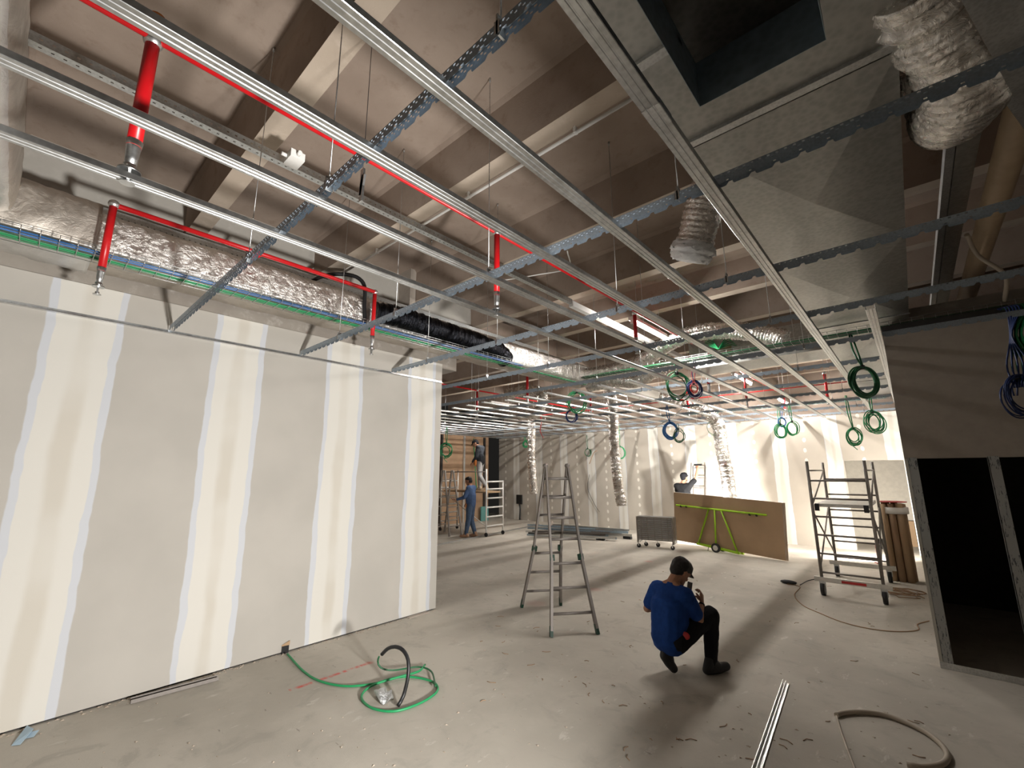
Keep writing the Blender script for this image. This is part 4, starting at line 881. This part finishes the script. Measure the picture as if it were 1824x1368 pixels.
def person(label, base, yawv, J, st, vox=.008, sc=1.0, hands=None, headd=None):
    D = Vector((yawv[0], yawv[1], 0)).normalized(); R = Vector((D.y, -D.x, 0)); B = Vector(base)
    P = {k: B+(D*v[0]+R*v[1]+Vector((0, 0, v[2])))*sc for k, v in J.items()}
    t = thing('person', label, 'person', tuple(B)); q = lambda r: r*sc
    hd = (D*headd[0]+R*headd[1]+Vector((0, 0, headd[2]))).normalized() if headd else D     # where the face looks
    hu = (P['head']-P['neck']).normalized(); hu = (hu-hd*hu.dot(hd)).normalized(); hs = hd.cross(hu)
    H = P['head']
    def hp(a, b, c): return H+(hd*a+hs*b+hu*c)*sc
    sk = [[(hp(-.02, 0, .035), q(.088)), (hp(.035, 0, .04), q(.078))], [(hp(.02, 0, 0), q(.072)), (hp(.045, 0, -.06), q(.045)), (hp(.07, 0, -.085), q(.028))],
          [(hp(.09, 0, .02), q(.014)), (hp(.115, 0, -.022), q(.013))], [(hp(.085, .013, -.055), q(.012)), (hp(.085, -.013, -.055), q(.012))],
          [(P['neck'], q(.06)), (hp(-.02, 0, -.03), q(.055))], [(P['neck'], q(.055)), (P['RS'], q(.05))], [(P['neck'], q(.055)), (P['LS'], q(.05))]]
    for s in (-1, 1): sk.append([(hp(-.0, s*.078, .02), q(.014)), (hp(-.005, s*.080, -.015), q(.011))]); sk.append([(hp(.078, s*.032, .045), q(.012)), (hp(.078, s*.045, .04), q(.010))])
    sk.append([(P['RS'], q(.075)), (P['LS'], q(.075)), (P['chest'], q(.11))]); sk.append([(P['chest'], q(.115)), (P['pelvis'], q(.11))])
    for s in 'RL':
        sk += [[(P[s+'S'], q(.050)), (P[s+'E'], q(.038))], [(P[s+'E'], q(.039)), (P[s+'E'].lerp(P[s+'H'], .3), q(.040)), (P[s+'H'], q(.025))],
               [(P[s+'Hp'], q(.08)), (P[s+'K'], q(.052))], [(P[s+'K'], q(.053)), (P[s+'K'].lerp(P[s+'A'], .3), q(.052)), (P[s+'A'], q(.035))]]
        dv = (P[s+'H']-P[s+'E']).normalized(); hh = (hands or {}).get(s, {})
        dd = hh.get('d'); dd = (D*dd[0]+R*dd[1]+Vector((0, 0, dd[2]))) if dd else dv
        nn = hh.get('n', (0, 0, -1)); nn = D*nn[0]+R*nn[1]+Vector((0, 0, nn[2]))
        sk += hand(P[s+'H'], dd, nn, hh.get('side', 1 if s == 'R' else -1), hh.get('curl', .45), sc)
    body = blob('body', sk, st['skin'], t, min(vox, .0055), 2)
    for s in (-1, 1): b = nb(); sph(b, hp(.088, s*.034, .036), q(.008), 2); sub('eye', b, 'black', body)
    # trousers
    tr = [[(P['RHp'], q(.105)), (P['LHp'], q(.105)), (P['pelvis']+Vector((0, 0, .03))*sc, q(.118))]]
    for s in 'RL': tr += [[(P[s+'Hp'], q(.105)), (P[s+'K'], q(.078))], [(P[s+'K'], q(.079)), (P[s+'K'].lerp(P[s+'A'], .35), q(.076)), (P[s+'A'], q(.056))]]
    blob('trousers', tr, st['trous'], t, vox, 4, .014*sc, .09)
    w = st.get('waist', .5); wp = P['pelvis'].lerp(P['chest'], w-.5)
    sh = [[(P['RS'], q(.085)), (P['LS'], q(.085)), (P['chest'], q(.135)), (P['neck']-Vector((0, 0, .05))*sc, q(.07))], [(P['chest']+R*.05*sc, q(.14)), (P['chest']-R*.05*sc, q(.14)), (wp+R*.045*sc, q(.135)), (wp-R*.045*sc, q(.135))], [(P['neck']-Vector((0, 0, .045))*sc, q(.075)), (P['neck']-Vector((0, 0, .02))*sc, q(.066))]]
    for s in 'RL':
        if st['long']: sh += [[(P[s+'S'], q(.075)), (P[s+'E'], q(.058))], [(P[s+'E'], q(.058)), (P[s+'E'].lerp(P[s+'H'], .9), q(.040))]]
        else: sh += [[(P[s+'S'], q(.08)), (P[s+'S'].lerp(P[s+'E'], .72), q(.072))]]
    blob('shirt', sh, st['shirt'], t, vox, 4, .018*sc, .10)
    for s in 'RL':
        A_, T_ = P[s+'A'], P[s+'T']; hl = P.get(s+'Hl', None); f = (T_-A_); f.z = 0; f = f.normalized() if f.length > .01 else D
        heel = hl if hl is not None else A_-f*.05*sc-Vector((0, 0, A_.z-B.z-.045*sc))
        bt = blob('boot', [[(A_+Vector((0, 0, .03))*sc, q(.055)), (heel, q(.042))], [(heel, q(.042)), (heel.lerp(T_, .55), q(.048)), (T_, q(.040))], [(A_, q(.052)), (heel.lerp(T_, .62), q(.045))]], st['boot'], t, max(vox*.8, .006), 3)
    # hair and headgear
    hr = [[(hp(-.03, 0, .05), q(.092)), (hp(.03, 0, .065), q(.078))], [(hp(-.045, 0, .0), q(.075)), (hp(-.04, 0, -.03), q(.06))]]
    if st.get('cap'):
        hr = [[(hp(-.02, 0, .062), q(.096)), (hp(.035, 0, .068), q(.084))], [(hp(.06, .05, .05), q(.012)), (hp(.06, -.05, .05), q(.012)), (hp(.15, .035, .032), q(.008)), (hp(.15, -.035, .032), q(.008))], [(hp(-.05, 0, .0), q(.066)), (hp(-.03, 0, .03), q(.086))]]
        blob('cap', hr, st['cap'], t, .007, 2)
    else: blob('hair', hr, 'hair', t, .007, 2)
    return t, P, D, R
O1 = Vector((-1.982, 4.482, 0)); D1 = (rt*.84+Vector((fw.x, fw.y, 0))*.54)
J1 = dict(pelvis=(0, 0, .34), chest=(.03, 0, .60), neck=(.10, 0, .80), head=(.195, .02, .895), RS=(.09, .15, .72), RE=(.21, .20, .49), RH=(.37, .12, .60), LS=(.06, -.16, .72), LE=(-.02, -.24, .53), LH=(.31, -.02, .60),
          RHp=(0, .10, .32), RK=(.385, .20, .52), RA=(.33, .20, .11), RT=(.50, .24, .045), RHl=(.27, .19, .045), LHp=(0, -.09, .32), LK=(.33, -.10, .31), LA=(-.02, -.02, .20), LT=(.03, .0, .045), LHl=(-.07, -.02, .17))
t, P, D, R = person('person in a blue T-shirt and black trousers crouching, looking down at their hands', O1, D1, J1, dict(skin='skin', shirt='shirt1', trous='trous1', long=False, boot='boot', waist=.38, cap='hair'), .009, 1.0,
    dict(R=dict(d=(.45, -.25, .85), n=(-.3, -.95, .1), curl=.75), L=dict(d=(.6, .5, .5), n=(0, .3, -1), curl=.8)), (.8, .12, -.55))
b = nb(); tube(b, [P['RH']-(P['RH']-P['RE']).normalized()*.03, P['RH']-(P['RH']-P['RE']).normalized()*.012], .031, 14); obj('wristwatch', b, 'black', t)
b = nb(); beam(b, P['LH']+D*.05+Vector((0, 0, .05)), P['LH']+D*.09+Vector((0, 0, .17)), .07, .009, R); mesh_thing('phone', b, 'black', 'small dark handset held by the crouching person', 'phone')
b = nb(); sph(b, P['RHp']+R*.085+Vector((0, 0, .07)), .035, 3, (1.2, .4, 1)); obj('red_tag', b, 'redwire', t, label='red cloth at the hip')
JS = dict(pelvis=(0, 0, .95), chest=(.01, 0, 1.24), neck=(.02, 0, 1.50), head=(.06, 0, 1.63), RS=(0, .18, 1.42), RE=(-.03, .24, 1.14), RH=(.10, .24, .92), LS=(0, -.18, 1.42), LE=(-.02, -.24, 1.14), LH=(.12, -.24, .92),
          RHp=(0, .09, .92), RK=(.03, .11, .50), RA=(0, .12, .10), RT=(.16, .14, .04), LHp=(0, -.09, .92), LK=(.03, -.10, .50), LA=(0, -.12, .10), LT=(.16, -.14, .04))
Jw = dict(JS); Jw.update(LE=(.10, -.24, 1.16), LH=(.38, -.20, 1.08), RE=(.06, .24, 1.14), RH=(.22, .2, .98), RA=(-.10, .10, .10), RT=(.06, .12, .04), LA=(.10, -.1, .10), LT=(.26, -.12, .04), head=(.08, 0, 1.62))
wb = at(838, 957, 'z', 0)
t, P, D, R = person('person in a slate blue shirt and jeans standing with one arm stretched forward', wb, -rt*.95+Vector((fw.x, fw.y, 0))*.35, Jw, dict(skin='skin2', shirt='bshirt', trous='denim', long=True, boot='tan', waist=.5), .014, 1.0, dict(L=dict(d=(1, 0, .1), n=(0, 0, 1), curl=.25)), (1, 0, -.25))
b = nb(); sph(b, P['RHp']+R*-.20+D*.06+Vector((0, 0, -.02)), .07, 3, (.8, .9, 1.5)); sph(b, P['RHp']+R*.10+D*.06+Vector((0, 0, -.02)), .07, 3, (.8, .9, 1.6)); obj('tool_pouch', b, 'orange', t, label='orange leather tool pouch')
pb_ = Vector((-10.45, 10.12, 1.31))
Jb = dict(JS); Jb.update(head=(.17, 0, 1.55), neck=(.10, 0, 1.46), chest=(.05, 0, 1.2), RE=(.06, .22, 1.12), RH=(.24, .16, .95), LE=(.06, -.22, 1.12), LH=(.22, -.16, .93), RK=(.06, .11, .50), RA=(.06, .12, .10), LK=(-.02, -.12, .50), LA=(-.26, -.1, .14), LT=(-.10, -.12, .04), RT=(.2, .14, .04))
t, P, D, R = person('person in a charcoal sweater, grey trousers and black cap standing on the low scaffold', pb_, -rt*.9+Vector((fw.x, fw.y, 0))*.3, Jb, dict(skin='skin', shirt='gshirt', trous='gtrous', long=True, boot='pale', waist=.5, cap='trous1'), .014, .96, None, (1, -.3, -.45))
b = nb(); sph(b, P['pelvis']+D*.10-R*.15+Vector((0, 0, -.03)), .07, 3, (.8, .9, 1.7)); sph(b, P['LHp']-R*.02+D*.12, .06, 3, (.8, .9, 1.6)); obj('tool_pouch', b, 'orange', t, label='orange leather tool pouch')
wc = Vector((-5.02, 12.95, 0)); Jc = dict(JS); Jc.update(RE=(.12, .33, 1.63), RH=(.22, .34, 1.90), LE=(.10, -.22, 1.16), LH=(.3, -.1, 1.1), head=(.06, .02, 1.64))
t, P, D, R = person('person in a black T-shirt and cap reaching up at the far wall behind the boards', wc, Vector((.12, .98, 0)), Jc, dict(skin='skin', shirt='btee', trous='trous1', long=False, boot='boot', waist=.5, cap='trous1'), .014, 1.04, dict(R=dict(d=(.3, 0, .9), n=(1, 0, 0), curl=.7)), (1, .2, .2))
b = nb(); c = P['RH']+Vector((0, 0, .1)); beam(b, c-R*.08, c+R*.14, .05, .05); mesh_thing('screw_gun', b, 'black', 'small dark power tool held up by the reaching person', 'tool')
# extra fittings seen above the grid
for i, (u, v, w_) in enumerate(((1262, 603, -1), (1300, 603, 1))):
    t = thing('cable_fan', 'spray of green cables in the plenum opening, %s side' % ('left', 'right')[i], 'cables', tuple(at(u, v, 'y', 7.3)))
    b = nb()
    for k in range(5):
        e0 = at(1280, 622, 'y', 7.0); e1 = at(u+w_*3*k, v+3*k, 'y', 7.35); mid_ = (e0+e1)/2+Vector((w_*.03, 0, .09-.015*k)); tube(b, spline([e0, mid_, e1], .03), .008, 6)
    obj('strands', b, 'green', t)
q = at(1790, 5, 'z', 3.9); t = thing('hanging_tag', 'white tag with red end hanging in the upper right corner', 'tag', tuple(q))
b = nb(); beam(b, q+Vector((0, -.12, 0)), q+Vector((0, .02, 0)), .07, .02); obj('tag_body', b, 'white', t)
b = nb(); beam(b, q+Vector((0, .02, 0)), q+Vector((0, .05, 0)), .07, .021); obj('tag_end', b, 'redwire', t)
